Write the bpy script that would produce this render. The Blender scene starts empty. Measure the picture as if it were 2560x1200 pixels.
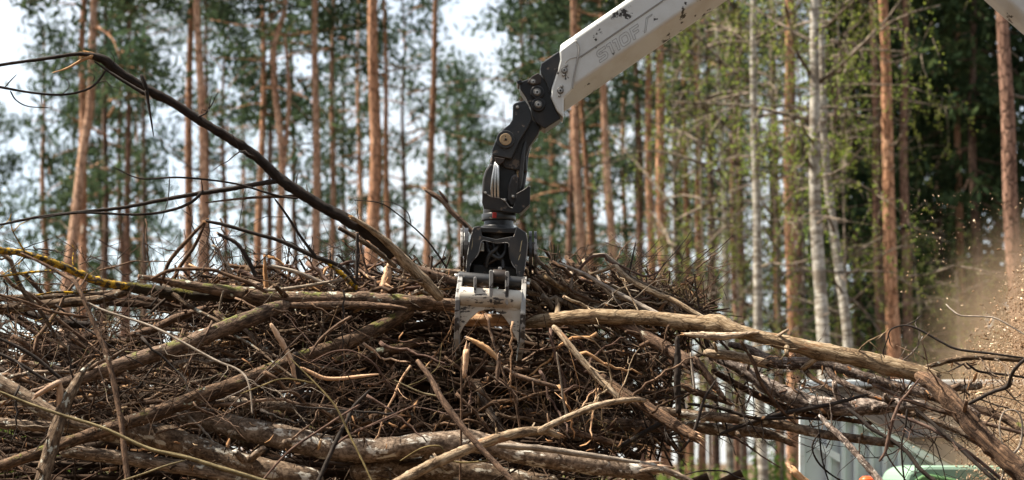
import bpy, bmesh, math, random
import numpy as np
from mathutils import Vector, Matrix, noise as mnoise

R = math.radians
rng = np.random.default_rng(7)
random.seed(7)
sc = bpy.context.scene
COL = sc.collection

# ------------------------------------------------------------------ camera, world, sun, exposure
CAM_Z, PITCH, LENS = 1.6, 6.3, 70.0
FPX = 2560 * LENS / 36.0
cam_d = bpy.data.cameras.new('camera')
cam = bpy.data.objects.new('camera', cam_d); COL.objects.link(cam)
cam.location = (0, 0, CAM_Z); cam.rotation_euler = (R(90 + PITCH), 0, 0)
cam_d.lens = LENS; cam_d.sensor_width = 36.0
cam_d.clip_start = 0.1; cam_d.clip_end = 3000
cam_d.dof.use_dof = True; cam_d.dof.focus_distance = 11.75; cam_d.dof.aperture_fstop = 2.1
sc.camera = cam

SUN_EL, SUN_AZ = 58.0, -84.0           # azimuth clockwise from +Y: high on the left
world = bpy.data.worlds.new('World'); sc.world = world; world.use_nodes = True
wn = world.node_tree; wn.nodes.clear()
sky = wn.nodes.new('ShaderNodeTexSky'); sky.sky_type = 'NISHITA'; sky.sun_disc = False
sky.sun_elevation = R(SUN_EL); sky.sun_rotation = R(SUN_AZ)
sky.air_density = 1.0; sky.dust_density = 0.9; sky.ozone_density = 1.0; sky.altitude = 100
bg = wn.nodes.new('ShaderNodeBackground'); bg.inputs['Strength'].default_value = 0.1
wo = wn.nodes.new('ShaderNodeOutputWorld')
# thin, even, broken cloud over the whole dome
tc = wn.nodes.new('ShaderNodeTexCoord'); cn = wn.nodes.new('ShaderNodeTexNoise'); cn.inputs['Scale'].default_value = 5.0; cn.inputs['Detail'].default_value = 6.0
cm = wn.nodes.new('ShaderNodeMapRange'); cm.inputs[1].default_value = 0.3; cm.inputs[2].default_value = 0.7; cm.inputs[3].default_value = 0.5; cm.inputs[4].default_value = 0.95
mx = wn.nodes.new('ShaderNodeMix'); mx.data_type = 'RGBA'; mx.inputs[7].default_value = (3.3, 3.38, 3.42, 1)
wn.links.new(tc.outputs['Generated'], cn.inputs['Vector']); wn.links.new(cn.outputs[0], cm.inputs[0]); wn.links.new(cm.outputs[0], mx.inputs[0])
wn.links.new(sky.outputs[0], mx.inputs[6])
wn.links.new(mx.outputs[2], bg.inputs[0]); wn.links.new(bg.outputs[0], wo.inputs[0])

sun_d = bpy.data.lights.new('sun', 'SUN'); sun_d.energy = 5.0; sun_d.angle = R(2.5); sun_d.color = (1.0, 0.91, 0.77)
sun = bpy.data.objects.new('sun', sun_d); COL.objects.link(sun)
tosun = Vector((math.sin(R(SUN_AZ)) * math.cos(R(SUN_EL)), math.cos(R(SUN_AZ)) * math.cos(R(SUN_EL)), math.sin(R(SUN_EL))))
sun.rotation_euler = tosun.to_track_quat('Z', 'Y').to_euler(); sun.location = (-10, -10, 30)

vs = sc.view_settings
vs.view_transform = 'Standard'; vs.look = 'None'; vs.exposure = 1.75; vs.gamma = 1.0; vs.use_curve_mapping = False
sc.render.engine = 'CYCLES'
sc.cycles.max_bounces = 6; sc.cycles.transparent_max_bounces = 6; sc.cycles.volume_bounces = 1
sc.cycles.use_denoising = True

# ------------------------------------------------------------------ pixel of the photograph -> point in the place
_cp, _sp = math.cos(R(PITCH)), math.sin(R(PITCH))
def at(px, py, Y):
    u, v = (px - 1280) / FPX, (600 - py) / FPX
    dx, dy, dz = u, _cp - v * _sp, _sp + v * _cp
    t = Y / dy
    return np.array((dx * t, Y, CAM_Z + dz * t))
def m_px(Y):                                  # metres per photograph pixel at a depth
    return Y / FPX / _cp

# ------------------------------------------------------------------ tagging and linking
def tag(o, label=None, cat=None, group=None, kind=None):
    if label: o['label'] = label
    if cat: o['category'] = cat
    if group: o['group'] = group
    if kind: o['kind'] = kind
    return o
def empty(name, loc=(0, 0, 0), rz=0.0):
    o = bpy.data.objects.new(name, None); COL.objects.link(o)
    o.location = loc; o.rotation_euler = (0, 0, rz); o.empty_display_size = 0.1
    return o
def link(name, me, parent=None, loc=(0, 0, 0)):
    o = bpy.data.objects.new(name, me); COL.objects.link(o); o.location = loc
    if parent is not None: o.parent = parent
    return o

def mk_mesh(name, V, quads=None, tris=None, mats=(), attrs=None, smooth=True, fmat=None):
    me = bpy.data.meshes.new(name)
    V = np.asarray(V, dtype=np.float32)
    nq = 0 if quads is None else len(quads); nt = 0 if tris is None else len(tris)
    me.vertices.add(len(V)); me.vertices.foreach_set('co', V.ravel())
    idx = []
    if nq: idx.append(np.asarray(quads, dtype=np.int32).ravel())
    if nt: idx.append(np.asarray(tris, dtype=np.int32).ravel())
    idx = np.concatenate(idx)
    me.loops.add(len(idx)); me.loops.foreach_set('vertex_index', idx)
    me.polygons.add(nq + nt)
    tot = np.concatenate([np.full(nq, 4, np.int32), np.full(nt, 3, np.int32)])
    start = np.concatenate([[0], np.cumsum(tot)[:-1]]).astype(np.int32)
    me.polygons.foreach_set('loop_start', start); me.polygons.foreach_set('loop_total', tot)
    if smooth: me.polygons.foreach_set('use_smooth', np.ones(nq + nt, dtype=bool))
    if fmat is not None: me.polygons.foreach_set('material_index', np.asarray(fmat, dtype=np.int32))
    me.update(calc_edges=True)
    for k, a in (attrs or {}).items():
        a = np.asarray(a, dtype=np.float32)
        if a.ndim == 2:
            at_ = me.attributes.new(k, 'FLOAT_VECTOR', 'POINT'); at_.data.foreach_set('vector', a.ravel())
        else:
            at_ = me.attributes.new(k, 'FLOAT', 'POINT'); at_.data.foreach_set('value', a)
    for m in mats: me.materials.append(m)
    return me

# ------------------------------------------------------------------ materials
class NT:
    def __init__(s, name):
        s.m = bpy.data.materials.new(name); s.m.use_nodes = True
        s.t = s.m.node_tree; s.t.nodes.clear()
        s.out = s.t.nodes.new('ShaderNodeOutputMaterial')
    def n(s, typ, props=None, **ins):
        nd = s.t.nodes.new('ShaderNode' + typ)
        for k, v in (props or {}).items(): setattr(nd, k, v)
        for k, v in ins.items():
            key = k.replace('_', ' ')
            sock = nd.inputs[int(k[1:])] if (k[0] == 'i' and k[1:].isdigit()) else nd.inputs[key]
            if isinstance(v, bpy.types.NodeSocket): s.t.links.new(v, sock)
            else: sock.default_value = v
        return nd
    def ramp(s, fac, stops, interp='LINEAR'):
        nd = s.t.nodes.new('ShaderNodeValToRGB'); s.t.links.new(fac, nd.inputs[0])
        cr = nd.color_ramp; cr.interpolation = interp
        while len(cr.elements) < len(stops): cr.elements.new(0.5)
        for e, (p, c) in zip(cr.elements, stops):
            e.position = p; e.color = (*c, 1) if len(c) == 3 else c
        return nd.outputs[0]
    def mix(s, fac, a, b, mode='MIX'):
        nd = s.t.nodes.new('ShaderNodeMix'); nd.data_type = 'RGBA'; nd.blend_type = mode
        for sock, v in ((nd.inputs[0], fac), (nd.inputs[6], a), (nd.inputs[7], b)):
            if isinstance(v, bpy.types.NodeSocket): s.t.links.new(v, sock)
            else: sock.default_value = (*v, 1) if isinstance(v, tuple) and len(v) == 3 else v
        return nd.outputs[2]
    def math(s, op, a, b=0.0, clamp=False):
        nd = s.t.nodes.new('ShaderNodeMath'); nd.operation = op; nd.use_clamp = clamp
        for i, v in enumerate((a, b)):
            if isinstance(v, bpy.types.NodeSocket): s.t.links.new(v, nd.inputs[i])
            else: nd.inputs[i].default_value = v
        return nd.outputs[0]
    def noise(s, vec, scale, detail=4.0, rough=0.6):
        return s.n('TexNoise', Vector=vec, Scale=scale, Detail=detail, Roughness=rough).outputs[0]
    def bump(s, h, strength=0.5, dist=0.01):
        return s.n('Bump', Height=h, Strength=strength, Distance=dist).outputs[0]
    def surf(s, color, rough=0.8, normal=None, metal=0.0, spec=0.3, **kw):
        b = s.n('BsdfPrincipled')
        for k, v in (('Base Color', color), ('Roughness', rough), ('Metallic', metal), ('Specular IOR Level', spec)):
            if isinstance(v, bpy.types.NodeSocket): s.t.links.new(v, b.inputs[k])
            else: b.inputs[k].default_value = (*v, 1) if isinstance(v, tuple) and len(v) == 3 else v
        if normal is not None: s.t.links.new(normal, b.inputs['Normal'])
        for k, v in kw.items(): b.inputs[k.replace('_', ' ')].default_value = v
        s.t.links.new(b.outputs[0], s.out.inputs[0])
        return s.m

def band(s, val, lo, hi):
    nd = s.t.nodes.new('ShaderNodeMapRange'); nd.interpolation_type = 'SMOOTHSTEP'
    s.t.links.new(val, nd.inputs[0]); nd.inputs[1].default_value = lo; nd.inputs[2].default_value = hi
    return nd.outputs[0]

def bark(name, dark, mid, light, fine=70.0, stretch=0.22, patches=(), moss=None, bumpd=0.006, rough=0.88, var=0.35, cracks=0.0):
    s = NT(name)
    a = s.n('Attribute', {'attribute_name': 'bark'}).outputs['Vector']
    rnd = s.n('ObjectInfo').outputs['Random']
    off = s.n('CombineXYZ', X=s.math('MULTIPLY', rnd, 37.0), Y=s.math('MULTIPLY', rnd, 11.0), Z=s.math('MULTIPLY', rnd, 53.0)).outputs[0]
    vec = s.n('VectorMath', {'operation': 'ADD'}, i0=a, i1=off).outputs[0]
    fib = s.n('VectorMath', {'operation': 'MULTIPLY'}, i0=vec, i1=(1, 1, stretch)).outputs[0]
    f1 = s.noise(fib, fine, 6, 0.7)
    f2 = s.noise(vec, 12.0, 5, 0.7)
    f3 = s.noise(vec, 190.0, 3, 0.7)
    v = s.math('ADD', s.math('MULTIPLY', f1, 0.65), s.math('MULTIPLY', f2, 0.35))
    col = s.ramp(v, [(0.4, dark), (0.49, mid), (0.6, light)])
    col = s.mix(s.math('MULTIPLY', f3, 0.55), col, tuple(c * 0.55 for c in mid))
    h = s.math('ADD', f1, s.math('MULTIPLY', f3, 0.35))
    if cracks > 0:
        dv = s.n('TexNoise', Vector=vec, Scale=22.0, Detail=3.0).outputs[1]
        wv = s.n('VectorMath', {'operation': 'ADD'}, i0=vec, i1=s.n('VectorMath', {'operation': 'MULTIPLY'}, i0=dv, i1=(0.03, 0.03, 0.12)).outputs[0]).outputs[0]
        cr = s.n('TexVoronoi', {'feature': 'DISTANCE_TO_EDGE'}, Vector=s.n('VectorMath', {'operation': 'MULTIPLY'}, i0=wv, i1=(1, 1, 0.14)).outputs[0], Scale=cracks * 1.5).outputs[0]
        c2 = s.math('ADD', band(s, cr, 0.0, 0.16), s.math('MULTIPLY', f2, 0.8), True)
        col = s.mix(c2, tuple(c * 0.5 for c in dark), col)
        h = s.math('ADD', h, s.math('MULTIPLY', c2, 0.6))
    for (pc, sc_, lo, hi, st) in patches:
        pv = s.n('VectorMath', {'operation': 'MULTIPLY'}, i0=vec, i1=(1, 1, st)).outputs[0]
        pm = band(s, s.noise(pv, sc_, 4, 0.65), lo, hi)
        col = s.mix(pm, col, pc)
        h = s.math('ADD', h, s.math('MULTIPLY', pm, 0.25))
    if moss:
        mc, lo, amt = moss
        nz = s.n('SeparateXYZ', Vector=s.n('NewGeometry').outputs['Normal']).outputs[2]
        mm = s.math('MULTIPLY', band(s, nz, lo, lo + 0.6), band(s, s.noise(vec, 9.0, 4, 0.7), 0.62 - amt, 0.72 - amt))
        mcol = s.mix(s.noise(vec, 120.0), tuple(c * 0.4 for c in mc), tuple(min(1, c * 1.5) for c in mc))
        col = s.mix(mm, col, mcol)
        h = s.math('ADD', h, s.math('MULTIPLY', s.math('MULTIPLY', mm, s.noise(vec, 150.0)), 1.2))
    hsv = s.n('HueSaturation', Color=col, Value=s.math('ADD', s.math('MULTIPLY', rnd, 2 * var), 1 - var), Saturation=s.math('ADD', s.math('MULTIPLY', rnd, -0.3), 1.1))
    return s.surf(hsv.outputs[0], rough, s.bump(h, 0.9, bumpd), spec=0.2)

M = {}
M['brown'] = bark('bark_brown', (0.028, 0.014, 0.007), (0.095, 0.052, 0.029), (0.21, 0.125, 0.073), patches=[((0.3, 0.27, 0.2), 16, 0.66, 0.72, 0.6), ((0.27, 0.13, 0.06), 9, 0.66, 0.7, 0.25)], cracks=38)
M['grey'] = bark('bark_grey_lichen', (0.036, 0.021, 0.012), (0.13, 0.085, 0.053), (0.3, 0.22, 0.15), patches=[((0.46, 0.45, 0.38), 22, 0.58, 0.66, 0.7), ((0.04, 0.03, 0.022), 30, 0.63, 0.68, 1.5)], cracks=26)
M['tan'] = bark('bark_tan', (0.085, 0.05, 0.028), (0.28, 0.195, 0.115), (0.5, 0.395, 0.27), stretch=0.15, cracks=30, patches=[((0.24, 0.12, 0.055), 9, 0.6, 0.68, 0.35)])
M['moss'] = bark('bark_mossy', (0.024, 0.013, 0.007), (0.1, 0.059, 0.034), (0.25, 0.155, 0.095), patches=[((0.36, 0.38, 0.3), 13, 0.64, 0.67, 0.8), ((0.3, 0.14, 0.065), 7, 0.66, 0.69, 0.25)], moss=((0.115, 0.115, 0.022), 0.1, 0.1), cracks=36)
M['heavymoss'] = bark('bark_thick_moss', (0.02, 0.014, 0.009), (0.045, 0.034, 0.022), (0.09, 0.07, 0.045), moss=((0.13, 0.115, 0.015), -0.1, 0.13), bumpd=0.02)
M['yellow'] = bark('bark_yellow_lichen', (0.025, 0.02, 0.014), (0.07, 0.055, 0.035), (0.16, 0.13, 0.08), patches=[((0.5, 0.3, 0.025), 34, 0.48, 0.53, 0.8), ((0.26, 0.13, 0.012), 60, 0.56, 0.62, 1)], bumpd=0.02)
M['dark'] = bark('bark_dark', (0.011, 0.008, 0.006), (0.024, 0.017, 0.013), (0.05, 0.036, 0.028), patches=[((0.22, 0.2, 0.16), 18, 0.7, 0.76, 0.6)], var=0.25)  # dark brown, deepened to paint in the leaning branch's backlit underside
M['scaly'] = bark('bark_scaly_grey', (0.03, 0.02, 0.015), (0.14, 0.098, 0.075), (0.4, 0.32, 0.26), fine=42, stretch=0.55, patches=[((0.32, 0.13, 0.045), 8, 0.64, 0.7, 0.6), ((0.5, 0.46, 0.41), 30, 0.6, 0.68, 1)], cracks=44, bumpd=0.01)
M['birchlog'] = bark('bark_birch_log', (0.03, 0.018, 0.011), (0.12, 0.079, 0.05), (0.29, 0.21, 0.145), fine=48, stretch=0.8, patches=[((0.48, 0.44, 0.37), 15, 0.55, 0.62, 0.5), ((0.03, 0.022, 0.018), 26, 0.64, 0.68, 3.0)])
M['stem'] = bark('bark_green_stem', (0.05, 0.036, 0.014), (0.125, 0.092, 0.038), (0.24, 0.185, 0.085), var=0.15)
M['paletwig'] = bark('bark_pale_twig', (0.08, 0.062, 0.046), (0.21, 0.165, 0.125), (0.38, 0.315, 0.245), var=0.3)
M['red'] = bark('bark_reddish', (0.035, 0.018, 0.012), (0.085, 0.046, 0.032), (0.16, 0.095, 0.065))
M['wood'] = bark('torn_wood', (0.2, 0.095, 0.04), (0.44, 0.245, 0.12), (0.62, 0.4, 0.225), fine=60, stretch=0.05, bumpd=0.008, var=0.25)
M['palewood'] = bark('pale_wood', (0.2, 0.105, 0.055), (0.36, 0.215, 0.125), (0.5, 0.34, 0.22), fine=60, stretch=0.05, var=0.15)
M['shred'] = bark('shredded_wood', (0.03, 0.015, 0.008), (0.1, 0.054, 0.028), (0.3, 0.17, 0.09), fine=46, stretch=0.04, bumpd=0.014, cracks=34)
M['stick'] = bark('bark_stick', (0.028, 0.014, 0.007), (0.09, 0.05, 0.028), (0.23, 0.138, 0.08), var=0.6)

def tangle_mat():
    s = NT('twig_tangle')
    a = s.n('Attribute', {'attribute_name': 'tint'}).outputs['Fac']
    p = s.n('TexCoord').outputs['Object']
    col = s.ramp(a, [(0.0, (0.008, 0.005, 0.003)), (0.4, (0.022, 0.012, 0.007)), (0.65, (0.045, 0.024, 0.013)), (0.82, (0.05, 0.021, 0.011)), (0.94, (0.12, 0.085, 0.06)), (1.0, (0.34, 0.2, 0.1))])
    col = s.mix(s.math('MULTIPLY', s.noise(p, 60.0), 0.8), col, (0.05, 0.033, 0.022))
    return s.surf(col, 0.9, spec=0.15)
M['tangle'] = tangle_mat()

def pine_bark(name, lo, mid, hi, low_grey=True):
    s = NT(name)
    a = s.n('Attribute', {'attribute_name': 'bark'}).outputs['Vector']
    rnd = s.n('ObjectInfo').outputs['Random']
    vec = s.n('VectorMath', {'operation': 'ADD'}, i0=a, i1=s.n('CombineXYZ', X=s.math('MULTIPLY', rnd, 31.0), Y=rnd, Z=s.math('MULTIPLY', rnd, 47.0)).outputs[0]).outputs[0]
    st = s.n('VectorMath', {'operation': 'MULTIPLY'}, i0=vec, i1=(1, 1, 0.3)).outputs[0]
    n1 = s.noise(st, 16, 5, 0.7); n2 = s.noise(vec, 1.6, 3, 0.6)
    v = s.math('ADD', s.math('MULTIPLY', n1, 0.6), s.math('MULTIPLY', n2, 0.4))
    col = s.ramp(v, [(0.36, lo), (0.5, mid), (0.66, hi)])
    crk = band(s, s.n('TexVoronoi', {'feature': 'DISTANCE_TO_EDGE'}, Vector=s.n('VectorMath', {'operation': 'MULTIPLY'}, i0=vec, i1=(1, 1, 0.35)).outputs[0], Scale=14.0).outputs[0], 0.0, 0.1)
    col = s.mix(crk, tuple(c * 0.55 for c in lo), col)
    hsv = s.n('HueSaturation', Color=col, Value=s.math('ADD', s.math('MULTIPLY', rnd, 0.45), 0.78))
    return s.surf(hsv.outputs[0], 0.9, s.bump(s.math('ADD', n1, crk), 0.9, 0.02), spec=0.15)
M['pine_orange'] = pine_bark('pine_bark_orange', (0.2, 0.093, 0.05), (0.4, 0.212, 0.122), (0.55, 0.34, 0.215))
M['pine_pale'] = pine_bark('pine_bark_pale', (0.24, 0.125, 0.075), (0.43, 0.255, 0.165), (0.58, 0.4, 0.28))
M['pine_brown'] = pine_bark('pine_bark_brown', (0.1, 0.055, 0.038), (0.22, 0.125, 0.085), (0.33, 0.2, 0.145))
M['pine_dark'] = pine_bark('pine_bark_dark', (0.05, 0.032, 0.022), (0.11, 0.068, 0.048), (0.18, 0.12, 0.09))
def birch_bark():
    s = NT('birch_bark')
    a = s.n('Attribute', {'attribute_name': 'bark'}).outputs['Vector']
    rnd = s.n('ObjectInfo').outputs['Random']
    vec = s.n('VectorMath', {'operation': 'ADD'}, i0=a, i1=s.n('CombineXYZ', X=s.math('MULTIPLY', rnd, 31.0), Y=rnd, Z=s.math('MULTIPLY', rnd, 47.0)).outputs[0]).outputs[0]
    hor = s.n('VectorMath', {'operation': 'MULTIPLY'}, i0=vec, i1=(0.7, 0.7, 2.6)).outputs[0]
    d1 = band(s, s.noise(hor, 5.0, 5, 0.7), 0.44, 0.56)
    d2 = band(s, s.noise(hor, 18.0, 3, 0.6), 0.58, 0.66)
    col = s.ramp(s.noise(vec, 4.0), [(0.35, (0.26, 0.24, 0.2)), (0.65, (0.46, 0.43, 0.37))])
    col = s.mix(s.math('MULTIPLY', d1, 0.85), col, (0.13, 0.1, 0.07))
    col = s.mix(s.math('MULTIPLY', d2, 0.8), col, (0.06, 0.05, 0.04))
    return s.surf(col, 0.75, s.bump(d1, 0.5, 0.01), spec=0.2)
M['birch'] = birch_bark()
M['deadlimb'] = pine_bark('dead_limb', (0.1, 0.08, 0.06), (0.19, 0.15, 0.115), (0.28, 0.23, 0.18))

def leaf_mat(name, c0, c1, c2, trans=0.35, tcol=None):
    s = NT(name)
    a = s.n('Attribute', {'attribute_name': 'tint'}).outputs['Fac']
    rnd = s.n('ObjectInfo').outputs['Random']
    col = s.ramp(a, [(0.0, c0), (0.55, c1), (1.0, c2)])
    col = s.n('HueSaturation', Color=col, Hue=s.math('ADD', s.math('MULTIPLY', rnd, 0.04), 0.48), Value=s.math('ADD', s.math('MULTIPLY', rnd, 0.5), 0.75)).outputs[0]
    d = s.n('BsdfDiffuse', Color=col); t = s.n('BsdfTranslucent', Color=s.mix(0.5, col, tcol or c2))
    mx = s.n('MixShader', i0=trans, i1=d.outputs[0], i2=t.outputs[0])
    s.t.links.new(mx.outputs[0], s.out.inputs[0])
    return s.m
M['needle'] = leaf_mat('pine_needles', (0.02, 0.036, 0.024), (0.043, 0.069, 0.04), (0.08, 0.112, 0.052))
M['spruce'] = leaf_mat('spruce_needles', (0.012, 0.022, 0.013), (0.028, 0.045, 0.022), (0.06, 0.08, 0.03), 0.25)
M['spring'] = leaf_mat('spring_leaves', (0.08, 0.115, 0.02), (0.165, 0.215, 0.04), (0.28, 0.33, 0.07), 0.5)
M['bushleaf'] = leaf_mat('bush_leaves', (0.04, 0.07, 0.015), (0.09, 0.14, 0.03), (0.16, 0.22, 0.05), 0.45)

# ------------------------------------------------------------------ tubes
def catmull(P, n):
    P = np.asarray(P, float)
    if len(P) == 2: P = np.vstack([P[0], (P[0] + P[1]) / 2, P[1]])
    Q = np.vstack([2 * P[0] - P[1], P, 2 * P[-1] - P[-2]])
    seg = np.linalg.norm(np.diff(P[:, :3], axis=0), axis=1); cum = np.concatenate([[0], np.cumsum(seg)])
    out = []
    for d in np.linspace(0, cum[-1], n):
        i = min(max(np.searchsorted(cum, d) - 1, 0), len(seg) - 1)
        t = (d - cum[i]) / max(seg[i], 1e-9)
        p0, p1, p2, p3 = Q[i], Q[i + 1], Q[i + 2], Q[i + 3]
        out.append(0.5 * (2 * p1 + (p2 - p0) * t + (2 * p0 - 5 * p1 + 4 * p2 - p3) * t ** 2 + (3 * p1 - p0 - 3 * p2 + p3) * t ** 3))
    return np.array(out)

def frames(P):
    n = len(P)
    T = np.gradient(P, axis=0); T /= np.linalg.norm(T, axis=1)[:, None] + 1e-12
    A = np.zeros((n, 3)); up = np.array((0, 1.0, 0.1))
    a = np.cross(T[0], up); a /= np.linalg.norm(a) + 1e-12
    for i in range(n):
        a = a - T[i] * np.dot(a, T[i]); a /= np.linalg.norm(a) + 1e-12
        A[i] = a
    return T, A, np.cross(T, A)

def tube(P, Rr, sides, bump=0.0, jag0=0.0, jag1=0.0, knots=0, r=None):
    """P (n,3), Rr (n,) -> V, quads, tris, bark attribute. Ends closed; jag = ragged ends."""
    r = r or rng
    n = len(P); T, A, B = frames(P)
    s = np.concatenate([[0], np.cumsum(np.linalg.norm(np.diff(P, axis=0), axis=1))])
    th = np.linspace(0, 2 * np.pi, sides, endpoint=False)
    rad = np.repeat(Rr[:, None], sides, 1)
    if bump > 0:
        rm = float(np.mean(Rr))
        f = np.zeros((n, sides))
        for k in range(7):
            kt = r.integers(1, 5); ks = r.uniform(0.4, 3.0) / max(rm, 0.004)
            f += np.cos(kt * th[None, :] + r.uniform(0, 6.3) + np.sin(s * ks * 0.37)[:, None] * 1.5) * np.cos(ks * s + r.uniform(0, 6.3))[:, None]
        f = f / 3.0 + r.normal(0, 0.35, (n, sides))
        for k in range(knots):
            s0 = r.uniform(0.05, 0.95) * s[-1]; t0 = r.uniform(0, 6.28)
            dth = np.angle(np.exp(1j * (th - t0)))
            f += 4.0 * np.exp(-((s - s0)[:, None] / (rm * 1.1)) ** 2 - (dth[None, :] / 0.55) ** 2)
        rad = rad * (1 + bump * f)
    V = P[:, None, :] + rad[..., None] * (np.cos(th)[None, :, None] * A[:, None, :] + np.sin(th)[None, :, None] * B[:, None, :])
    if jag0: V[0] -= T[0] * (r.random(sides) * jag0 * Rr[0])[:, None]
    if jag1: V[-1] += T[-1] * (r.random(sides) * jag1 * Rr[-1])[:, None]
    bk = np.empty((n, sides, 3)); bk[..., 0] = rad * np.cos(th); bk[..., 1] = rad * np.sin(th); bk[..., 2] = s[:, None]
    V = V.reshape(-1, 3); bk = bk.reshape(-1, 3)
    i = np.arange(n - 1)[:, None] * sides; j = np.arange(sides)[None, :]; j2 = (j + 1) % sides
    quads = np.stack([i + j, i + j2, i + sides + j2, i + sides + j], -1).reshape(-1, 4)
    c0, c1 = len(V), len(V) + 1
    V = np.vstack([V, P[0] - T[0] * 0.2 * Rr[0], P[-1] + T[-1] * 0.2 * Rr[-1]])
    bk = np.vstack([bk, [0, 0, 0], [0, 0, s[-1]]])
    jj = np.arange(sides); jn = (jj + 1) % sides
    t0 = np.stack([np.full(sides, c0), jn, jj], -1); b = (n - 1) * sides
    t1 = np.stack([np.full(sides, c1), b + jj, b + jn], -1)
    return V, quads, np.vstack([t0, t1]), bk

def join_arrays(parts):
    """parts: list of (V, quads, tris, bark) -> the same, merged"""
    V, Q, T_, Bk = [], [], [], []; o = 0
    for v, q, t, b in parts:
        V.append(v); Bk.append(b)
        if q is not None and len(q): Q.append(q + o)
        if t is not None and len(t): T_.append(t + o)
        o += len(v)
    return np.vstack(V), (np.vstack(Q) if Q else None), (np.vstack(T_) if T_ else None), np.vstack(Bk)

def spikes(p, t, r, n, rr, lo=1.0, hi=3.4):
    """torn fibres at a broken end"""
    parts = []
    t = t / np.linalg.norm(t)
    a = np.cross(t, (0.3, 0.5, 0.8)); a /= np.linalg.norm(a); b = np.cross(t, a)
    for k in range(n):
        an = rr.uniform(0, 6.28); q = rr.uniform(0.1, 0.85) * r
        base = p + (a * math.cos(an) + b * math.sin(an)) * q - t * r * 0.8
        L = rr.uniform(lo, hi) * r
        tip = base + t * (L + 0.8 * r) + (a * math.cos(an) + b * math.sin(an)) * rr.uniform(-0.15, 0.5) * r
        w = rr.uniform(0.18, 0.42) * r
        P = np.array([base, base * 0.5 + tip * 0.5 + rr.normal(0, 0.06 * r, 3), tip])
        parts.append(tube(P, np.array([w, w * 0.8, w * 0.12]), 4, r=rr))
    return join_arrays(parts)

def branch_mesh(pts, mat, sides=None, bump=0.05, wob=0.12, e0='taper', e1='taper', knots=0, seed=0, stepf=0.8):
    """pts: (x,y,z,radius) world points"""
    rr = np.random.default_rng(seed)
    pts = np.asarray(pts, float)
    L = np.linalg.norm(np.diff(pts[:, :3], axis=0), axis=1).sum()
    rm = pts[:, 3].mean()
    n = int(np.clip(L / max(rm * stepf, 0.012), 10, 150))
    C = catmull(pts, n); P, Rr = C[:, :3], np.maximum(C[:, 3], 0.0012)
    s = np.linspace(0, L, n)
    for k in range(3):
        f = rr.uniform(1.5, 9.0); ph = rr.uniform(0, 6.28, 3); am = wob * rm * rr.uniform(0.4, 1.0)
        P = P + am * np.stack([np.sin(f * s + ph[0]), np.sin(f * s + ph[1]), np.sin(f * s + ph[2])], -1)
    if sides is None: sides = 14 if rm > 0.03 else (10 if rm > 0.014 else 6)
    if e0 == 'taper': Rr[0] *= 0.5
    if e1 == 'taper': Rr[-1] *= 0.5
    j0 = {'torn': 1.6, 'cut': 0.05}.get(e0, 0); j1 = {'torn': 1.6, 'cut': 0.05}.get(e1, 0)
    V, q, t, b = tube(P, Rr, sides, bump, j0, j1, knots, rr)
    return V, q, t, b, P, Rr

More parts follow.
